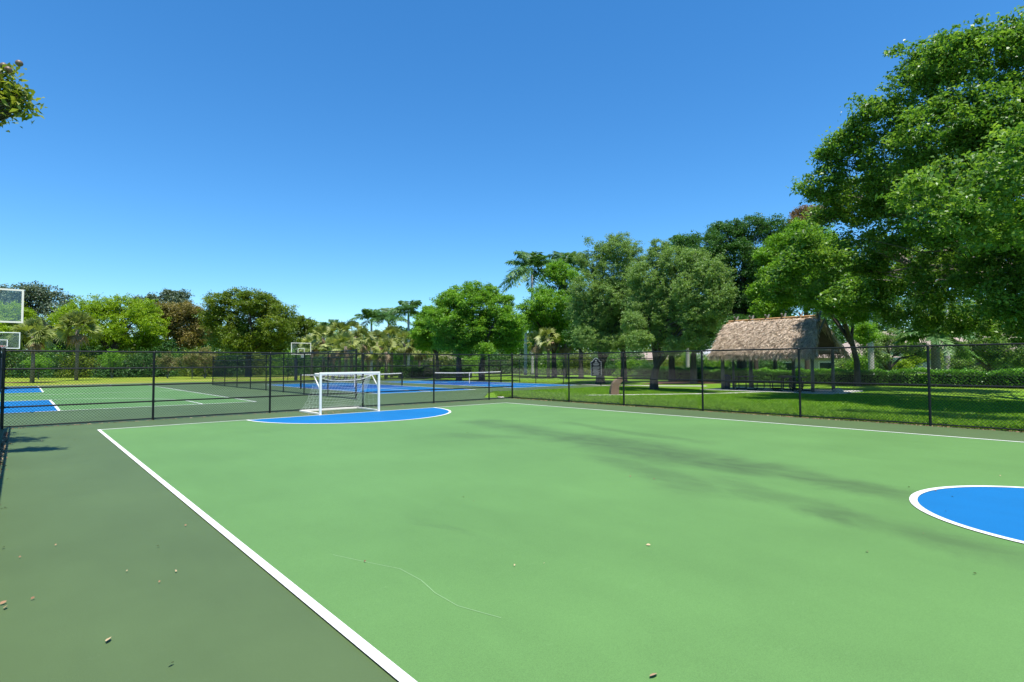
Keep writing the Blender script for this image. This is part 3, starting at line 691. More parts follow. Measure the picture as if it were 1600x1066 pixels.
# ------------------------------------------------------------------ foliage generators
def leaves_at(C, size, flat=.6, up=.5, aspect=.55):
    n = len(C)
    nn = rng.normal(0, 1, (n, 3)); nn[:, 2] = np.abs(nn[:, 2]) * (1 + up) + .15; nn /= np.linalg.norm(nn, axis=1)[:, None]
    a = rng.normal(0, 1, (n, 3)); a -= nn * (a * nn).sum(1)[:, None]; a /= np.linalg.norm(a, axis=1)[:, None]
    b = np.cross(nn, a)
    s = (size * rng.uniform(.6, 1.25, n))[:, None]
    droop = np.zeros((n, 3)); droop[:, 2] = -.15
    return np.stack([C - a * s * .5, C + b * s * aspect * .5 + nn * s * .08, C + a * s * .5 + droop * s, C - b * s * aspect * .5 + nn * s * .08], 1)
def tree(name, label, cat, px, d, lobes, leafm, nleaf, lsize, barkm='bark', trunk_r=.2, group=None, zfork=None, clump=.34, dvar=None, base=None, nlimb=9, flat=.62, tintc=.5, sparse=1.0, dens_at=None, stems=1):
    """lobes: (px, py, r_px, depth offset in m) seen in the photograph, each a ball of foliage at its own distance"""
    nleaf = int(nleaf * 1.9); lsize *= 1.12; sparse *= 1.35
    B = np.array(base) if base is not None else base_point(px, d)
    T = thing(name, label, cat, B, group)
    cen = []; rad = []
    for lb in lobes:
        dd = lb[3] if len(lb) > 3 else (rng.uniform(-1, 1) * (dvar if dvar is not None else d * .03))
        q = depth_point(lb[0], lb[1], d + dd); cen.append(q); rad.append(lb[2] / F_PX * (d + dd))
    cen = np.array(cen); rad = np.array(rad)
    w = rad ** 2 * np.array([lb[4] if len(lb) > 4 else 1 for lb in lobes]); w = w / w.sum()
    # clumps over the outer part of each lobe
    cr = clump * np.median(rad)
    ncl = max(30, int(sparse * 1.9 * (rad ** 2).sum() * 4 / (cr ** 2)))
    li = rng.choice(len(rad), ncl, p=w)
    u = rng.normal(0, 1, (ncl, 3)); u /= np.linalg.norm(u, axis=1)[:, None]
    rr = rng.uniform(.30, 1.0, ncl) ** .5; out_ = rng.random(ncl) < (.45 if name == 'oak_tree' else .24); rr[out_] *= rng.uniform(1.02, 1.30, out_.sum())
    u[:, 2] *= .85
    cc_ = cen[li] + u * (rad[li] * rr)[:, None]
    low = cc_[:, 2] < .5; cc_[low, 2] = .5 + rng.random(low.sum()) * .4
    ctint = np.clip(rng.normal(tintc, .20, ncl), 0, 1)
    wt = rng.gamma(1.5, 1, ncl); wt /= wt.sum()
    ntw = max(60, nleaf // 13); ti = rng.choice(ncl, ntw, p=wt)
    off = rng.normal(0, 1, (ntw, 3)); rlen = np.linalg.norm(off, axis=1)[:, None]; off = off / rlen * np.minimum(rlen, 2.0)
    off *= cr * .56 * rng.uniform(.6, 1.5, ncl)[ti][:, None]; off[:, 2] *= flat
    tw = cc_[ti] + off; ttint = np.clip(ctint[ti] * .5 + rng.random(ntw) * .5, 0, 1); ts = rng.uniform(.7, 1.5, ntw)
    ci = rng.integers(0, ntw, nleaf); C_ = tw[ci] + rng.normal(0, 1, (nleaf, 3)) * (max(cr * .13, lsize * .75) * ts[ci])[:, None] * [1, 1, .6]
    tint = np.clip(ttint[ci] * .72 + rng.random(nleaf) * .28, 0, 1)
    crown = leaf_mesh('crown', leaves_at(C_, lsize), tint, leafm, T)
    # trunk and limbs
    zb = (cen[:, 2] - rad).min(); zf = zfork if zfork is not None else max(.8, min(zb + .4, cen[:, 2].mean() * .55))
    b = MB()
    mid = cen.mean(0)
    fork = np.array([B[0] + (mid[0] - B[0]) * .12, B[1] + (mid[1] - B[1]) * .12, zf])
    for s in range(stems):
        jx, jy = (rng.normal(0, trunk_r * 1.1, 2) if stems > 1 else (0, 0)); k_ = 1 if stems == 1 else .6
        b.tube([(B[0] + jx * .3, B[1] + jy * .3, -.1), (B[0] + jx * .4, B[1] + jy * .4, .12), (B[0] + jx * 1.0, B[1] + jy, zf * .5), (fork[0] + jx * 2, fork[1] + jy * 2, zf)], [trunk_r * 1.5 * k_, trunk_r * 1.1 * k_, trunk_r * .92 * k_, trunk_r * .8 * k_], 10, caps=False)
    b.build('trunk', M[barkm], T, smooth=True)
    order = np.argsort(-w)[:nlimb]
    b = MB()
    for i in order:
        e = cen[i] + np.array([0, 0, rad[i] * .25]); st = fork + np.array([0, 0, -rng.uniform(0, .15) * zf])
        m1 = st + (e - st) * .38 + np.array([rng.normal(0, .05), rng.normal(0, .05), .10]) * np.linalg.norm(e - st); m2_ = st + (e - st) * .72 + rng.normal(0, .04, 3) * np.linalg.norm(e - st)
        r0 = trunk_r * rng.uniform(.42, .62)
        b.tube([st, m1, m2_, e], [r0, r0 * .7, r0 * .42, r0 * .14], 7, caps=False)
        cand = np.where(li == i)[0]
        for c2 in cand[:max(3, min(8, len(cand)))]:
            q = cc_[c2]; s0 = m2_ if rng.random() < .6 else m1
            mm = s0 + (q - s0) * .55 + rng.normal(0, .05, 3) * np.linalg.norm(q - s0)
            b.tube([s0, mm, q], [r0 * .30, r0 * .17, r0 * .06], 5, caps=False)
    b.build('limbs', M[barkm], T, smooth=True)
    return T

def fan_palm(name, label, B, hgt, r, nfan=30, seed=0, group=None, dry=8):
    """cabbage palm: rough trunk, round head of fan leaves, a skirt of dry ones"""
    T = thing(name, label, 'palm', B, group); B = np.array(B, float)
    b = MB(); b.tube([B + (0, 0, -.1), B + (.03, 0, hgt * .5), B + (0, .03, hgt)], [.19, .16, .17], 10)
    b.build('trunk', M['palmbark'], T, smooth=True)
    def fans(count, lo, hi, rr, droop):
        V = []; tn = []
        for k in range(count):
            az = rng.random() * 2 * PI; el = rng.uniform(lo, hi)
            d = np.array([math.cos(az) * math.cos(el), math.sin(az) * math.cos(el), math.sin(el)])
            c = B + (0, 0, hgt) + d * rr * .5; side = np.cross(d, [0, 0, 1]); side /= np.linalg.norm(side) + 1e-9; up = np.cross(side, d); ph = rng.uniform(-1.1, 1.1); side, up = side * math.cos(ph) + up * math.sin(ph), up * math.cos(ph) - side * math.sin(ph)
            t0 = rng.uniform(.25, .8)
            V.append(np.stack([B + (0, 0, hgt) - side * .015, B + (0, 0, hgt) + side * .015, c + side * .012, c - side * .012])); tn.append(t0)
            for j in range(15):
                a = (j - 7) / 7 * 1.45; dd = d * math.cos(a) + side * math.sin(a)
                L_ = rr * .56 * (1 - .16 * abs(a)) * rng.uniform(.85, 1.1)
                w = np.cross(dd, up) * .035 * max(1, rr) + up * .01
                m_ = c + dd * L_ * .55 + up * .03; t_ = c + dd * L_ + np.array([0, 0, -droop * L_ * rng.uniform(.3, 1.0)])
                V.append(np.stack([c, m_ + w, t_, m_ - w])); tn.append(np.clip(t0 + rng.normal(0, .14), 0, 1))
        return np.array(V), np.array(tn)
    V, t = fans(nfan, -.45, 1.5, r, .35); leaf_mesh('crown', V, t, M['l_sabal'], T)
    if dry:
        V, t = fans(dry, -1.3, -.5, r * .8, .7); leaf_mesh('dry_fronds', V, t, M['l_dry'], T)
    return T
def feather_palm(name, label, B, hgt, r, nf=16, group=None, tr=.17, mat_='royal', leaf='l_royal', lw=.045, shaft=True):
    T = thing(name, label, 'palm', B, group); B = np.array(B, float)
    b = MB(); b.tube([B + (0, 0, -.1), B + (0, 0, .4), B + (.05, 0, hgt * .45), B + (0, 0, hgt - (.9 if shaft else 0))], [tr * 1.25, tr * 1.05, tr * 1.1, tr * .8], 12)
    b.build('trunk', M[mat_], T, smooth=True)
    if shaft:
        b = MB(); b.tube([B + (0, 0, hgt - .9), B + (0, 0, hgt - .5), B + (0, 0, hgt + .1)], [tr * .85, tr * .8, tr * .35], 10); b.build('crownshaft', M['shaft'], T, smooth=True)
    V = []; tn = []
    for k in range(nf):
        az = 2 * PI * k / nf * 2.4 + rng.normal(0, .2); el = rng.uniform(-.05, 1.25) if k > 2 else 1.3
        h = np.array([math.cos(az), math.sin(az), 0]); side = np.array([-h[1], h[0], 0]); Lf = r * rng.uniform(.9, 1.15); t0 = rng.uniform(.25, .75)
        pts = []
        for j in range(24):
            s = j / 23; x = math.cos(el) * s + .10 * s * s; z = math.sin(el) * s - .52 * s * s * (1.25 - .35 * math.sin(el))
            pts.append(B + (0, 0, hgt) + h * Lf * x + np.array([0, 0, Lf * z]))
        for j in range(23):
            p0, p1 = pts[j], pts[j + 1]
            w = side * .018; V.append(np.stack([p0 - w, p0 + w, p1 + w, p1 - w])); tn.append(t0)
            if j < 3: continue
            ll = Lf * .30 * math.sin(PI * min(1, (j - 1) / 23 * .92 + .1)) ** .7; tg = (p1 - p0) / (np.linalg.norm(p1 - p0) + 1e-9)
            for sgn_ in (1, -1):
                for q in (p0, (p0 + p1) / 2):
                    dr = side * sgn_ * rng.uniform(.7, 1) + tg * .45 + np.array([0, 0, rng.uniform(-.75, .15)]); dr /= np.linalg.norm(dr)
                    ww = tg * lw * max(1, r * .5); t_ = q + dr * ll + np.array([0, 0, -.12 * ll])
                    V.append(np.stack([q - ww * .6, q + dr * ll * .5 - ww, t_, q + dr * ll * .5 + ww])); tn.append(np.clip(t0 + rng.normal(0, .15), 0, 1))
    leaf_mesh('crown', np.array(V), np.array(tn), M[leaf], T)
    return T
M['shaft'] = mat('green_crownshaft', (0.10, 0.22, 0.06), .4)

# ---------------- the big tree whose crown fills the right side
tree('ficus_tree', 'huge spreading tree filling the right side of the photo, its trunk outside the frame', 'tree', 1880, 20, [
    (1285, 288, 34, 4), (1266, 292, 13, 4), (1318, 232, 34, 3.5), (1290, 238, 12, 3.5), (1368, 200, 40, 2.5), (1352, 163, 12, 2.5), (1430, 150, 46, 1.5), (1455, 100, 34, 1.5), (1405, 78, 9, 1.5), (1428, 84, 12, 1.5), (1500, 85, 48, 0),
    (1560, 76, 44, -1), (1585, 50, 22, -1), (1630, 70, 55, -2), (1400, 260, 56, 2.5), (1480, 215, 72, 0), (1560, 175, 78, -1), (1650, 190, 90, -3), (1340, 315, 46, 5), (1292, 330, 28, 5.5),
    (1420, 345, 62, 3), (1500, 320, 74, -1), (1590, 310, 85, -3), (1400, 425, 50, 6), (1480, 430, 56, 3), (1560, 420, 62, 0), (1630, 440, 60, -2), (1345, 395, 42, 6), (1540, 490, 32, 4), (1450, 480, 30, 6), (1590, 495, 32, 0), (1360, 470, 26, 7), (1400, 492, 20, 7), (1500, 505, 24, 5), (1610, 525, 24, 1), (1555, 518, 20, 3), (1450, 510, 16, 6), (1575, 470, 40, -2),
    (1400, 300, 55, 10, .7), (1500, 250, 70, 9, .7), (1590, 300, 80, 8, .7), (1350, 430, 36, 10, .8), (1450, 400, 50, 12, .8), (1540, 400, 60, 10, .7), (1560, 350, 60, -5, .6), (1620, 250, 70, -6, .6), (1510, 330, 44, -5, .6), (1440, 300, 40, -4, .6), (1246, 408, 26, 3), (1222, 438, 20, 3.5), (1256, 372, 22, 3), (1268, 455, 24, 3.5), (1300, 405, 34, 3), (1320, 455, 28, 2), (1740, 150, 110, -4, .5), (1820, 260, 130, -4, .4), (1760, 380, 100, -3, .4), (1980, 200, 140, -5, .3), (1960, 360, 120, -4, .3), (2150, 300, 140, -3, .3), (1850, 60, 120, -3, .35)],
    'l_fig', 160000, .128, 'barkpale', .42, zfork=2.6, clump=.28, nlimb=28, flat=.45, tintc=.62, sparse=.58, base=(27.6, -1.2, 0))

# ---------------- the mid-distance trees, left to right as seen
G1 = 'shade trees beyond the courts'
tree('broadleaf_tree', 'dark blue-green tree rising at the far left behind the basketball backboard', 'tree', 48, 96, [(18, 472, 26), (55, 470, 26), (88, 478, 24), (40, 458, 16), (75, 460, 14), (10, 458, 12), (108, 486, 16), (30, 500, 30), (80, 510, 30), (-40, 480, 40)], 'l_blue', 16000, .34, group=G1, trunk_r=.35)
tree('broadleaf_tree', 'low bright yellow-green tree behind the nearest backboard at the left edge', 'tree', 14, 80, [(14, 492, 22), (38, 500, 16), (-10, 492, 24), (10, 512, 20)], 'l_lime', 7000, .24, group=G1)
tree('broadleaf_tree', 'wide dome-shaped yellow-green tree behind the left sabal palms', 'tree', 178, 78, [(130, 484, 22), (160, 478, 20), (195, 478, 21), (225, 490, 22), (238, 508, 18), (160, 508, 32), (205, 515, 32), (108, 498, 20), (245, 528, 14), (92, 500, 12), (130, 520, 26), (180, 535, 20), (225, 538, 16)], 'l_lime', 42000, .20, group=G1, trunk_r=.35)
tree('broadleaf_tree', 'distant dark tree peeping above the yellow-green dome tree', 'tree', 262, 115, [(240, 468, 10), (262, 462, 10), (285, 464, 11), (215, 472, 10), (275, 485, 22), (235, 490, 20)], 'l_blue', 8000, .36, group=G1, trunk_r=.3)
tree('broadleaf_tree', 'brown-olive tree between the yellow-green dome and the large olive tree', 'tree', 286, 84, [(262, 490, 19), (288, 484, 17), (312, 494, 18), (285, 510, 24), (320, 515, 18), (258, 515, 18), (300, 532, 18)], 'l_brolive', 17000, .22, group=G1, trunk_r=.3)
tree('broadleaf_tree', 'large round olive-green tree left of the distant hoop', 'tree', 388, 74, [(342, 474, 20), (368, 466, 16), (392, 470, 20), (420, 478, 20), (440, 492, 17), (352, 505, 26), (392, 505, 30), (430, 515, 26), (330, 495, 16), (375, 535, 22), (425, 538, 20), (345, 530, 16), (450, 510, 12)], 'l_olive', 42000, .20, group=G1, trunk_r=.4)
tree('broadleaf_tree', 'small dark green tree just behind the distant hoop', 'tree', 472, 88, [(462, 505, 14), (480, 510, 13), (496, 520, 12), (466, 528, 17), (488, 536, 14)], 'l_olive', 9000, .24, group=G1, tintc=.35)
tree('broadleaf_tree', 'slender bright green tree at the left of the middle tree clump', 'tree', 684, 58.7, [(662, 505, 15), (672, 490, 12), (665, 535, 14), (680, 520, 17), (655, 522, 11)], 'l_bright', 13000, .15, group=G1, trunk_r=.2)
tree('broadleaf_tree', 'bright green rounded tree in the middle, its twin to the right', 'tree', 717, 51.7, [(738, 452, 15), (716, 458, 14), (700, 472, 20), (730, 475, 24), (700, 505, 26), (735, 515, 26), (683, 495, 16), (755, 462, 12), (692, 536, 15), (722, 540, 15)], 'l_bright', 36000, .135, group=G1, trunk_r=.28)
tree('broadleaf_tree', 'bright green tree with low spreading crown beside the middle clump\'s right end', 'tree', 753, 51.4, [(765, 460, 16), (778, 480, 22), (797, 505, 22), (765, 505, 28), (805, 522, 13), (780, 530, 18), (745, 530, 18), (790, 470, 10), (758, 546, 12), (800, 540, 12)], 'l_bright', 36000, .135, group=G1, trunk_r=.28, tintc=.58)
tree('broadleaf_tree', 'vivid green tree in front of the two tall palms', 'tree', 866, 62, [(850, 458, 16), (872, 425, 18), (888, 440, 22), (832, 482, 18), (862, 478, 30), (895, 475, 26), (850, 512, 22), (885, 515, 22), (822, 505, 14), (842, 540, 15, 2), (880, 544, 14, 3)], 'l_bright', 42000, .155, group=G1, trunk_r=.3, tintc=.42)
tree('broadleaf_tree', 'dark tree behind the sign, mostly hidden by the two grey-green oaks', 'tree', 975, 48, [(960, 470, 34), (990, 500, 30), (935, 510, 26), (975, 525, 20)], 'l_dark', 22000, .14, group=G1, trunk_r=.26)
tree('broadleaf_tree', 'dark tree rising behind the right-hand grey-green oak', 'tree', 1050, 47, [(1045, 470, 36), (1080, 500, 32), (1020, 510, 26), (1060, 525, 20)], 'l_dark', 22000, .14, group=G1, trunk_r=.27)
tree('broadleaf_tree', 'dark-trunked tree between the nearer grey-green oak and the hut, its crown hidden behind', 'tree', 1084, 42, [(1085, 485, 28), (1098, 515, 20), (1070, 520, 20), (1090, 535, 14)], 'l_dark', 15000, .13, group=G1, trunk_r=.25)
tree('broadleaf_tree', 'dark tree standing left of the sign, under the edge of the farther oak', 'tree', 908, 56, [(908, 495, 22), (900, 525, 18), (920, 530, 16)], 'l_dark', 11000, .15, group=G1, trunk_r=.25)
tree('broadleaf_tree', 'dark thin-trunked tree seen through the hut posts', 'tree', 1212, 48, [(1205, 505, 22), (1225, 520, 16), (1190, 525, 14)], 'l_dark', 9000, .14, group=G1, trunk_r=.18)
tree('broadleaf_tree', 'tall dark green tree behind the thatched hut', 'tree', 1160, 46, [(1105, 388, 26), (1135, 368, 26), (1172, 358, 24), (1208, 362, 24), (1232, 372, 18), (1150, 410, 42), (1205, 415, 40), (1112, 430, 32), (1175, 465, 40), (1125, 480, 26), (1072, 380, 12), (1088, 374, 10), (1215, 470, 30)], 'l_dark', 75000, .125, group=G1, trunk_r=.38, tintc=.6)
tree('broadleaf_tree', 'russet-brown leaved tree top between the dark tree and the huge right tree', 'tree', 1262, 47, [(1262, 338, 20), (1245, 355, 18), (1280, 335, 16), (1258, 375, 24), (1240, 392, 16)], 'l_brown', 15000, .12, group=G1)
tree('broadleaf_tree', 'yellowish-green tree directly behind the right half of the hut roof', 'tree', 1340, 36.5, [(1222, 385, 22), (1250, 365, 22), (1280, 378, 28), (1245, 412, 30), (1215, 430, 24), (1275, 425, 34), (1225, 462, 20), (1262, 465, 24), (1312, 440, 32, -8), (1292, 425, 20, -9), (1335, 480, 26, -6), (1370, 440, 34), (1302, 474, 18, -8.5), (1185, 455, 14), (1250, 440, 26), (1205, 495, 16, 2), (1350, 520, 18, 2), (1200, 400, 16), (1195, 480, 14)], 'l_bright', 75000, .115, 'bark', group=G1, trunk_r=.19, tintc=.5, sparse=.9)
tree('oak_tree', 'fine-leaved grey-green oak, the farther left one of two, behind the sign', 'tree', 938, 43.5, [(965, 388, 20), (945, 394, 18), (985, 388, 16), (925, 412, 22), (960, 425, 32), (990, 420, 24), (918, 452, 26), (955, 465, 36), (990, 470, 28), (925, 495, 28), (965, 510, 28), (1000, 455, 20), (906, 405, 10), (915, 525, 20, -2), (950, 535, 20, -1.5), (985, 530, 18, -2), (900, 480, 16), (920, 378, 6), (955, 372, 6), (975, 370, 6)], 'l_grey', 90000, .088, group='grey-green oaks by the fence', trunk_r=.33, clump=.24, flat=.9, tintc=.6, zfork=1.6)
tree('oak_tree', 'fine-leaved grey-green oak, the nearer right one of two, left of the hut', 'tree', 1022, 32.7, [(1030, 400, 20), (1055, 408, 24), (1085, 412, 24, -2), (1112, 428, 24, -3.5), (1005, 432, 26), (1045, 445, 36), (1090, 455, 38, -2.5), (1125, 462, 22, -4), (1010, 480, 30), (1055, 495, 36), (1092, 498, 28, -3), (1122, 482, 18, -4.2), (1035, 528, 20), (1075, 528, 18), (990, 505, 18), (1000, 530, 16, -1.5), (1055, 540, 16, -2), (1086, 530, 16, -3), (1022, 378, 6), (1042, 382, 5)], 'l_grey', 120000, .074, group='grey-green oaks by the fence', trunk_r=.24, clump=.22, flat=.9, zfork=1.3, nlimb=12, tintc=.62)
tree('broadleaf_tree', 'dark low-crowned tree behind the hut\'s left posts', 'tree', 1182, 43, [(1170, 520, 22), (1195, 505, 24), (1150, 512, 20)], 'l_dark', 12000, .12, group=G1, trunk_r=.2)

# garden trees by the houses on the right
G2 = 'small garden trees behind the hedge'
tree('garden_tree', 'many-stemmed dark small tree behind the hedge, between the two pale palm trunks', 'tree', 1388, 48, [(1360, 545, 14), (1388, 530, 18), (1415, 540, 18), (1440, 550, 12), (1375, 560, 10), (1350, 525, 16)], 'l_grey', 9000, .13, group=G2, trunk_r=.2, stems=3, zfork=.9, sparse=.6)
tree('garden_tree', 'yellow-green rounded bush tree left of the date palm, in front of a house', 'tree', 1432, 54, [(1425, 562, 12), (1440, 556, 12), (1412, 572, 10)], 'l_lime', 5000, .13, group=G2, trunk_r=.1, zfork=.6)
tree('garden_tree', 'many-stemmed pale-barked small tree behind the hedge at far right', 'tree', 1545, 44, [(1510, 548, 20), (1545, 532, 24), (1580, 545, 22), (1600, 560, 16), (1500, 570, 14), (1560, 560, 14)], 'l_grey', 16000, .12, 'barkpale', group=G2, trunk_r=.24, stems=3, zfork=.9, sparse=.7)
tree('garden_tree', 'dense dark bushy tree at the right edge behind the hedge', 'tree', 1592, 52, [(1575, 575, 14), (1600, 570, 18), (1620, 578, 18), (1560, 582, 10)], 'l_dark', 8000, .14, group=G2, trunk_r=.1, zfork=.5)

# ---------------- tree with the branch reaching in at the upper left
tree('ficus_tree', 'tree outside the left edge whose leafy branch tip hangs in the sky at upper left', 'tree', -330, 11.2, [
    (4, 113, 9, -2.0), (20, 113, 8, -2.0), (31, 118, 6, -2.0), (10, 138, 14, -2.0), (26, 146, 11, -2.0), (40, 155, 6, -2.0), (50, 158, 4, -2.0), (22, 168, 9, -2.0), (36, 171, 6, -2.0), (42, 180, 3, -2.0), (2, 162, 10, -2.0), (-12, 140, 20, -2.0), (0, 186, 4, -2.0), (-60, 150, 60, -1, .6), (-150, 120, 90, -.5, .35), (-260, 60, 130, 0, .3), (-380, 130, 140, 0, .3), (-300, 220, 110, 0, .3)],
    'l_fig2', 11000, .105, 'bark', .11, zfork=3.2, clump=.9, nlimb=14, base=(-4.2, 14.0, 0), tintc=.65, sparse=1.6)
bt = [o for o in scene.objects if o.get('label', '').startswith('tree outside the left')][0]
for u_, v_ in ((6, 103), (30, 99), (13, 109)):
    q = depth_point(u_, v_, 9.1); b = MB()
    b.tube([q + (0, 0, -.05), q + (0, 0, -.03), q, q + (0, 0, .03), q + (0, 0, .05)], [.015, .045, .055, .045, .015], 8); b.build('fruit', M['fruit'], bt, smooth=True)

# ---------------- palms
GP = 'cabbage palms beyond the courts'
def pplace(px, d): return base_point(px, d)
def zof(py, d): return float(depth_point(800, py, d)[2])
for px, py, d, r, lab in ((50, 522, 52, 1.9, 'cabbage palm with brown skirt left of the other, at far left behind the basketball court'), (119, 512, 60, 2.3, 'cabbage palm standing in front of the yellow-green dome tree')):
    q = pplace(px, d); fan_palm('cabbage_palm', lab, q, zof(py, d) , r, 56, group=GP, dry=6)
row = sorted([(487, 540, 70), (505, 526, 66), (530, 521, 64), (549, 519, 68), (566, 530, 62), (590, 534, 65), (612, 528, 66), (632, 536, 63), (520, 545, 60), (655, 546, 66), (575, 548, 72), (603, 549, 60), (540, 540, 58)])
ORD = ['leftmost', 'second', 'third', 'fourth', 'fifth', 'sixth', 'seventh', 'eighth', 'ninth', 'tenth', 'eleventh', 'twelfth', 'thirteenth', 'fourteenth', 'fifteenth', 'sixteenth', 'seventeenth', 'eighteenth', 'nineteenth', 'twentieth', 'twenty-first', 'twenty-second', 'twenty-third']
nth = lambda i: ORD[0] if i == 0 else ORD[i] + ' from left'
for i, (px, py, d) in enumerate(row):
    q = pplace(px, d)
    fan_palm('cabbage_palm', nth(i) + ' cabbage palm in the grove right of the distant hoop', q, zof(py, d), 1.75, 34, group='cabbage palms of the middle grove', dry=8)
for px, py, d, lab in ((838, 536, 60, 'yellowish cabbage palm under the vivid green tree, left of its trunk'), (857, 530, 58, 'cabbage palm with yellow hanging fronds in front of the vivid green tree trunk'), (884, 538, 63, 'cabbage palm under the vivid green tree, right of its trunk'), (1190, 548, 60, 'low cabbage palm seen between the hut posts')):
    q = pplace(px, d); fan_palm('cabbage_palm', lab, q, zof(py, d), 1.5, 30, group=GP, dry=10)
GR = 'tall feather palms'
for px, py, d, r, lab in ((580, 498, 82, 3.0, 'tall feather palm, leftmost of the three above the fan palm grove'), (607, 496, 80, 3.0, 'tall feather palm, middle one of the three above the fan palm grove'), (638, 486, 74, 3.1, 'tallest feather palm with pale trunk, rightmost of the three above the grove'),
                          (832, 418, 72, 4.2, 'tall dark feather palm above the vivid green tree, left one of a pair'), (884, 414, 74, 4.0, 'tall dark feather palm above the vivid green tree, right one of a pair'), (1075, 384, 56, 2.3, 'feather palm tip showing beside the tall dark green tree'),
                          (500, 512, 92, 2.2, 'small far feather palm behind the fan palm grove'), (520, 508, 96, 2.2, 'far feather palm peeping over the left part of the grove')):
    q = pplace(px, d); feather_palm('royal_palm', lab, q, zof(py, d), r, 17, group=GR)
for px, py, d, lab in ((1362, 440, 44, 'smooth white palm trunk behind the hedge, just right of the hut'), (1481, 430, 46, 'smooth pale palm trunk behind the hedge, beside the date palm'), (821, 505, 76, 'pale sunlit palm trunk beyond the right end of the blue courts')):
    q = pplace(px, d); feather_palm('royal_palm', lab, q, zof(py, d), 2.0, 13, group=GR, tr=.20)
q = pplace(1463, 40.5); feather_palm('date_palm', 'thick-trunked date palm with low drooping fronds behind the hedge', q, zof(528, 40.5), 2.6, 30, tr=.27, mat_='palmbark', shaft=False)
q = pplace(1395, 38.5)
# ---------------- understory
def bush(name, label, cat, B, rx, ry, rz_, leafm, n, ls, group=None, litc=.5):
    T = thing(name, label, cat, B, group)
    u = rng.normal(0, 1, (n, 3)); u /= np.linalg.norm(u, axis=1)[:, None]; u[:, 2] = np.abs(u[:, 2])
    lump = 1 + .22 * np.sin(u[:, 0] * 7 + B[0]) * np.cos(u[:, 1] * 6 + B[1]) + .12 * np.sin(u[:, 2] * 11)
    rr = rng.uniform(.55, 1.0, n) * lump
    C = np.array(B) + u * rr[:, None] * np.array([rx, ry, rz_]) + rng.normal(0, ls * .5, (n, 3)); C[:, 2] = np.maximum(C[:, 2], .03)
    leaf_mesh('foliage', leaves_at(C, ls), np.clip(rng.normal(litc, .2, n) + .2 * (lump - 1), 0, 1), M[leafm], T)
    b = MB(); B = np.array(B)
    for k in range(5):
        a = k * 1.26; e = B + np.array([rx * .5 * math.cos(a), ry * .5 * math.sin(a), rz_ * .75])
        b.tube([B + (0, 0, -.05), (B + e) / 2 + (0, 0, .1), e], [.05, .035, .012], 5, caps=False)
    b.build('stems', M['bark'], T)
    return T
kinds = [('l_dark', 'dark'), ('l_olive', 'olive-green'), ('l_bright', 'bright green'), ('l_dark', 'dark')]
GU = 'understory bushes beneath the far trees'
for i in range(20):
    px = -20 + i * 26 + rng.uniform(-6, 6); d = rng.uniform(74, 84) if px < 330 else rng.uniform(76, 92)
    k = kinds[[0, 0, 1, 0, 2, 0, 1][i % 7]]
    bush('shrub', nth(i) + ' of the bushes below the far left trees, ' + k[1], 'bush', base_point(px, d), 3.0, 2.2, rng.uniform(3.2, 4.6), k[0], 5500, .24, GU)
for i in range(22):
    px = 500 + i * 27 + rng.uniform(-8, 8); d = rng.uniform(74, 100)
    k = kinds[[0, 2, 0, 1][i % 4]]
    bush('shrub', nth(i) + ' of the bushes among the middle tree trunks, ' + k[1], 'bush', base_point(px, d), 3.2, 2.4, rng.uniform(2.6, 4.4), k[0], 5000, .25, GU)
for px, d, h_, lab, lf in ((300, 66, 2.4, 'thin small flowering tree with pale stems behind the basketball court, left one', 'flower'), (320, 67, 2.7, 'thin small flowering tree with pale stems behind the basketball court, right one', 'flower'), (262, 68, 2.2, 'thin small green tree left of the flowering pair', 'flower'), (175, 70, 2.6, 'small leaning bright shrub with a pale stem below the dome tree', 'l_bright'), (60, 66, 2.0, 'bright green rounded shrub between the two left palms', 'l_bright')):
    yt = 563 - (h_ - 1.58) / d * F_PX
    tree('small_tree', lab, 'small tree', px, d, [(px - 9, yt + 10, 9), (px + 9, yt + 9, 9), (px, yt + 2, 8), (px - 3, yt + 16, 9), (px + 8, yt + 18, 7)], lf, 2600, .12, 'barkpale', .06, group='small ornamental trees', zfork=.7, stems=3, sparse=.8, dvar=.8)
for i, (px, d, rx, h_, lf) in enumerate(((985, 62, 2.2, 2.2, 'l_bright'), (1010, 58, 1.6, 1.6, 'l_dark'), (1048, 64, 2.4, 2.6, 'l_olive'), (1090, 62, 2.4, 2.8, 'l_dark'), (1125, 60, 2.2, 2.6, 'l_bright'), (1160, 58, 2.0, 3.0, 'l_dark'), (1205, 56, 1.8, 2.0, 'l_dark'), (1240, 60, 1.5, 1.2, 'l_dark'), (1325, 54, 1.8, 2.0, 'l_grey'), (1345, 52, 1.8, 2.6, 'l_bright'), (1378, 55, 2.0, 1.8, 'l_dark'), (1500, 52, 2.2, 2.4, 'l_grey'), (1525, 55, 2.0, 2.8, 'l_bright'), (1570, 50, 1.8, 1.8, 'l_dark'), (1480, 56, 1.8, 3.0, 'l_olive'), (1620, 50, 2.2, 2.8, 'l_grey'))):
    bush('shrub', nth(i) + ' of the garden bushes between the hedge and the houses', 'bush', base_point(px, d), rx, rx * .8, h_, lf, 6000, .17, 'garden bushes behind the hedge')
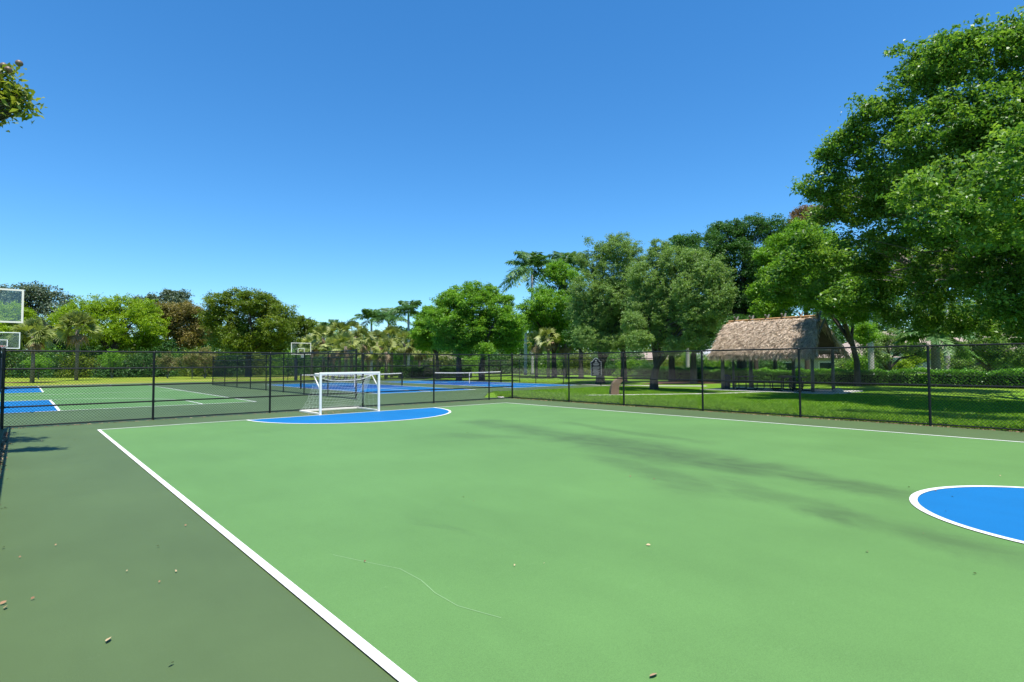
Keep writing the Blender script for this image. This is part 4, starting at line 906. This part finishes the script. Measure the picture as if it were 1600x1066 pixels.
# squared hedge beyond the nets
def hedge(name, label, P, w, h_, leafm, n, ls, group=None, z0=.05, lump=.12, litc=.5):
    """P: list of (x,y) along the hedge"""
    P = [np.array([x, y, 0.]) for x, y in P]; T = thing(name, label, 'hedge', P[0], group)
    seg = [np.linalg.norm(b_ - a_) for a_, b_ in zip(P[:-1], P[1:])]; tot = sum(seg); cs = np.cumsum([0] + seg)
    s = rng.random(n) * tot; k = np.clip(np.searchsorted(cs, s, side='right') - 1, 0, len(seg) - 1)
    A = np.array(P)[k]; D = (np.array(P)[k + 1] - A) / np.array(seg)[k][:, None]; Nn = np.stack([-D[:, 1], D[:, 0], np.zeros(n)], 1)
    v = rng.uniform(-1, 1, n); z = rng.random(n)
    face = rng.random(n); v = np.where(face < .5, np.sign(v) * rng.uniform(.8, 1, n), v); z = np.where(face >= .5, rng.uniform(.82, 1.0, n), z)
    wav = 1 + lump * np.sin(s * 1.9) * np.sin(s * .77 + 1) + lump * .6 * np.sin(s * 5.1 + v * 2)
    C = A + D * (s - cs[k])[:, None] + Nn * (v * w / 2 * wav)[:, None]; C[:, 2] = z0 + z * h_ * wav + rng.normal(0, ls * .3, n)
    C[:, 2] = np.maximum(C[:, 2], .03)
    leaf_mesh('foliage', leaves_at(C, ls, up=1.2), np.clip(rng.normal(litc, .18, n) + .25 * (wav - 1) / max(lump, .01) * .5, 0, 1), M[leafm], T)
    b = MB()
    core = [((q[0]), (q[1])) for q in P]
    for a_, b_ in zip(P[:-1], P[1:]):
        m_ = (a_ + b_) / 2; d_ = b_ - a_; b.box((m_[0], m_[1], h_ * .36), (np.linalg.norm(d_), w * .6, h_ * .7), math.atan2(d_[1], d_[0]))
    b.build('stems', M['hedgecore'], T); return T
hedge('hedge', 'long leafy green hedge across the lawn behind the hut and date palm', [(42.5, 27), (42.8, 20), (43.2, 13), (43.8, 6), (44.2, -2), (44.6, -9)], 1.5, .95, 'l_hedge', 70000, .115, litc=.55)
hedge('hedge', 'dark clipped hedge beneath the trees left of the hut', [(56, 46), (52, 38), (47, 30), (45, 24)], 1.6, 1.0, 'l_dark', 30000, .13)
hedge('hedge', 'squared dark green hedge beyond the gap between the two court nets', [(32.0, 55.5), (38.0, 50.0)], 1.6, 1.15, 'l_dark', 14000, .14)

# red-brown mulch beds under the far left trees and the middle trees
def patch(name, px, d, rx, ry, m_):
    q = base_point(px, d); pts = [(q[0] + rx * math.cos(a) * (1 + .18 * math.sin(3 * a + px)), q[1] + ry * math.sin(a) * (1 + .15 * math.cos(4 * a))) for a in np.linspace(0, 2 * PI, 25)[:-1]]
    o = sheet(name, pts, -.018, m_); return o
for px, d, rx, ry in ((20, 54, 3.4, 1.6), (1080, 45, 5, 2.6), (1040, 33, 1.4, 1.0)): patch('mulch_bed', px, d, rx, ry, M['mulch'])
# a raised mulch bank seen under the far left trees
b = MB(); A_ = base_point(-40, 92); B_ = base_point(350, 100); d_ = B_ - A_; nn_ = np.array([-d_[1], d_[0], 0]) / np.linalg.norm(d_)
for k in range(40):
    def bp(k): 
        c_ = A_ + d_ * k / 40; hz = 2.6 + .35 * math.sin(k * .9); return c_, hz
    (c1, h1), (c2, h2) = bp(k), bp(k + 1)
    b.quad(c1 - nn_ * 7, c2 - nn_ * 7, c2 + (0, 0, h2), c1 + (0, 0, h1)); b.quad(c1 + (0, 0, h1), c2 + (0, 0, h2), c2 + nn_ * 7, c1 + nn_ * 7)
o = b.build('terrain_bank', M['mulch'], smooth=True); o['kind'] = 'structure'

# ---------------- far-off wood closing the horizon
n = 170000
th = rng.uniform(math.atan2(-1150, F_PX), math.atan2(1250, F_PX), n)
dist = rng.uniform(125, 150, n)
fx = CF[:2] / np.linalg.norm(CF[:2]); rx_ = np.array([fx[1], -fx[0]])
XY = fx[None] * (dist * np.cos(th))[:, None] + rx_[None] * (dist * np.sin(th))[:, None]
topz = np.where(th > 0.03, 13.5, 8.2) + 1.3 * np.sin(th * 23) + .9 * np.sin(th * 61 + 1) + .5 * np.sin(th * 140)
C = np.concatenate([XY, (rng.random(n) ** .75 * topz)[:, None]], 1)
o = leaf_mesh('distant_wood', leaves_at(C, .75), np.clip(.45 + .25 * np.sin(th * 37) + rng.normal(0, .15, n), 0, 1), M['l_dark'])
tag(o, 'far-off dark treeline closing the horizon behind everything', 'wood', kind='stuff')

# ---------------- houses behind the hedge
def house(label, px, d, w, dep, hw, hr, rz, roofm='roof', group='houses beyond the park'):
    q = base_point(px, d); T = thing('house', label, 'house', q, group, rz)
    b = MB(); b.box((0, 0, hw / 2), (w, dep, hw)); b.build('wall', M['stucco'], T, local=True)
    b = MB(); o_ = .6; x, y = w / 2 + o_, dep / 2 + o_; rx2 = max(.3, w / 2 - dep / 2)
    z0 = hw + .003
    b.v += [(-x, -y, z0), (x, -y, z0), (x, y, z0), (-x, y, z0), (-rx2, 0, hw + hr), (rx2, 0, hw + hr)]
    b.f += [(0, 1, 5, 4), (1, 2, 5), (2, 3, 4, 5), (3, 0, 4), (3, 2, 1, 0)]
    b.build('roof', M[roofm], T, local=True)
    for k in range(int(w // 4)):
        xx = -w / 2 + 2 + k * 4; b = MB(); b.box((xx, -dep / 2 - .02, hw * .5), (1.5, .08, 1.2)); f = b.build('window', M['white'], T, local=True)
        b = MB(); b.box((xx, -dep / 2 - .07, hw * .5), (1.3, .03, 1.0)); b.build('pane', M['window'], f, local=True)
    return T
for lab, px, d, w, dep, hw, hr, rm in (('pale house with broad pink-beige tile roof seen through the hut', 1262, 64, 13, 10, 2.0, 1.9, 'roof'), ('house with pale roof behind the trees left of the hut', 1120, 84, 12, 10, 2.0, 1.6, 'roofgrey'), ('white-walled house seen between the oak trunks', 1025, 86, 12, 9, 2.0, 1.3, 'roof'),
                                       ('house with pinkish tile roof left of the date palm behind the hedge', 1400, 78, 14, 11, 3.2, 2.6, 'roof'), ('pale house at the far right behind the pale-barked garden tree', 1590, 72, 18, 11, 2.7, 2.6, 'roof'), ('small pale house far behind the middle trees', 694, 118, 9, 8, 2.2, 1.2, 'roof'), ('cream house seen left of the many-stemmed tree on the right', 1500, 88, 12, 10, 3.2, 2.6, 'roof')):
    house(lab, px, d, w, dep, hw, hr, -0.72 - math.atan((px - 800) / F_PX) * .6 + .25, rm)

# ---------------- grass blades where the lawn is close
n = 330000
Y_ = rng.uniform(-4, 24, n); X_ = 16.95 + rng.random(n) ** 1.25 * 13
keep = ~((np.abs(Y_ - 13.6) < 3.6) & (X_ > 29.4))
pth = np.array([(16.95, 20.2), (18.6, 19.5), (20.4, 18.45), (22.9, 16.9), (25.0, 15.5), (27.2, 14.3), (29.2, 13.6)])
yp = np.interp(X_, pth[:, 0], pth[:, 1]); keep &= ~(np.abs(Y_ - yp) < .44)
keep &= ~((X_ < 19.6) & (Y_ > 20.2 + (X_ - 16.4) * 1.2 - .5)); keep &= ~(Y_ > 23.9)
X_, Y_ = X_[keep], Y_[keep]; n = len(X_)
cl = .6 + .4 * np.sin(X_ * 3.1 + Y_) * np.sin(Y_ * 2.7)
near = np.clip((21.5 - X_) / 4.5, 0, 1)
h_ = (.055 + .06 * near) * rng.uniform(.6, 1.4, n) * (.75 + .5 * cl)
az = rng.uniform(0, 2 * PI, n); w_ = np.stack([np.cos(az), np.sin(az), np.zeros(n)], 1) * (.004 + .005 * near + .005 * (X_ > 21.5))[:, None]
ln_ = np.stack([rng.normal(0, .45, n), rng.normal(0, .45, n), np.ones(n)], 1) * h_[:, None]
P_ = np.stack([X_, Y_, np.full(n, -.03)], 1)
V = np.stack([P_ - w_, P_ + w_, P_ + ln_ * .6 + w_ * .8, P_ + ln_ * [1.5, 1.5, 1]], 1)
o = leaf_mesh('grass', V, np.clip(rng.normal(.5, .22, n) + .12 * cl, 0, 1), M['l_grass']); tag(o, 'coarse green lawn grass growing beyond the right-hand fence', 'grass', kind='stuff')

# ---------------- dry leaves
def litter_at(x, y, z, n_, s0, s1, flatten=.25):
    C = np.stack([x, y, z], 1); n_ = len(x)
    nn = rng.normal(0, flatten, (n_, 3)); nn[:, 2] = 1; nn /= np.linalg.norm(nn, axis=1)[:, None]
    a = rng.normal(0, 1, (n_, 3)); a -= nn * (a * nn).sum(1)[:, None]; a /= np.linalg.norm(a, axis=1)[:, None]; b = np.cross(nn, a)
    s = rng.uniform(s0, s1, n_)[:, None]
    return np.stack([C - a * s, C + b * s * .45 + (0, 0, .006), C + a * s + (0, 0, .004), C - b * s * .45 + (0, 0, .002)], 1)
n = 5200
yy = rng.uniform(-5, 18.9, n); dens = .5 + .5 * np.sin(yy * 1.7) * np.sin(yy * .63 + 1)
xx = 16.66 - np.abs(rng.normal(0, .09, n)) * (.4 + dens) + .12
x2 = rng.uniform(-.2, 16.6, 900); y2 = 18.9 - np.abs(rng.normal(0, .06, 900))
x3 = rng.normal(7.6, .45, 260); y3 = rng.uniform(17.2, 18.7, 260)
y4 = rng.uniform(4, 18, 1500); x4 = -.25 + np.abs(rng.normal(0, .045, 1500))
gx_ = np.concatenate([xx, x2, x3, x4]); gy_ = np.concatenate([yy, y2, y3, y4])
V = litter_at(gx_, gy_, np.full(len(gx_), .006), 0, .010, .032)
o = leaf_mesh('leaf_litter', V, np.clip(rng.normal(.5, .28, len(gx_)), 0, 1), M['l_litter']); tag(o, 'band of dry brown leaves swept along the foot of the fences', 'leaf litter', kind='stuff')
spots = [(1013, 854, .045, .9), (1021, 1059, .05, .55), (724, 778, .03, .95), (169, 1003, .05, .8), (247, 856, .03, .7), (275, 895, .03, .8), (198, 895, .02, .8), (290, 823, .03, .35), (51, 938, .03, .2), (267, 1041, .03, .2), (31, 873, .02, .3), (1355, 864, .035, .1), (249, 912, .02, .4), (87, 854, .02, .5), (730, 677, .04, .95), (1488, 778, .03, .8), (1478, 801, .02, .8), (1462, 769, .03, .05), (1443, 836, .02, .4), (740, 785, .02, .2), (804, 886, .02, .9), (850, 883, .02, .9), (570, 880, .02, .05), (1563, 745, .03, .9), (1420, 763, .03, .05), (5, 945, .05, .4), (8, 952, .05, .5), (65, 690, .04, .8), (130, 713, .04, .8), (116, 687, .04, .7), (5, 858, .04, .3), (1523, 899, .03, .3), (985, 746, .03, .2), (1022, 750, .03, .1)]
NEAR = {(1013, 854): 'pale elongated dry leaf alone on the green paint, right of centre', (1021, 1059): 'curled orange-brown leaf at the bottom edge of the photo', (724, 778): 'tiny pale leaf on the green paint near the centre of the court',
        (169, 1003): 'largest pale leaf on the grey-green margin near the bottom left', (1355, 864): 'dark brown leaf on the green paint left of and below the blue circle', (730, 677): 'pale leaf far out on the green paint below the right fence corner',
        (1488, 778): 'pale leaf inside the blue circle near its upper edge', (1478, 801): 'small pale leaf inside the blue circle below the other one', (1462, 769): 'dark leaf inside the blue circle touching its upper left edge', (1563, 745): 'pale leaf on the green just beyond the blue circle',
        (1420, 763): 'dark leaf on the green left of the blue circle', (1523, 899): 'faint brown leaf on the green below the blue circle', (1443, 836): 'small brown leaf on the green outside the lower left of the circle', (247, 856): 'pale curled leaf nearest the middle of the margin',
        (275, 895): 'pale leaf on the margin nearest to the white sideline', (290, 823): 'reddish leaf on the margin just left of the white sideline', (51, 938): 'red-brown leaf on the margin near the left edge', (267, 1041): 'brown leaf on the margin close to the bottom edge of the photo',
        (5, 945): 'orange leaf at the very left edge, upper of two', (8, 952): 'orange leaf at the very left edge, lower of two', (65, 690): 'pale leaf on the margin beside the branch shadow', (570, 880): 'dark speck-like leaf beside the pale scuff mark'}
for i, (u_, v_, s, tt) in enumerate(spots):
    lab = NEAR.get((u_, v_), 'tiny dry leaf fragment on the painted court, hard to tell from the others')
    s *= (.62 if (u_, v_) in NEAR and v_ > 1000 else .46); tt = min(1, tt + .15)
    q = ground_px(u_, v_) + (0, 0, .012)
    k = rng.uniform(0, 2 * PI); a_ = np.array([math.cos(k), math.sin(k), 0]) * s; b_ = np.array([-math.sin(k), math.cos(k), 0]) * s * .42
    P7 = [q - a_, q - a_ * .4 + b_ + (0, 0, .010), q + a_ * .4 + b_ * .9 + (0, 0, .010), q + a_ + (0, 0, .006), q + a_ * .4 - b_ * .9 + (0, 0, .002), q - a_ * .4 - b_]
    V = np.array([[P7[0], P7[1], P7[5]], [P7[1], P7[2], P7[5]], [P7[5], P7[2], P7[4]], [P7[2], P7[3], P7[4]]])
    o = leaf_mesh('fallen_leaf', V, np.full(4, tt), M['l_litter'], nv=3)
    tag(o, lab, 'leaf', 'fallen leaves on the court')
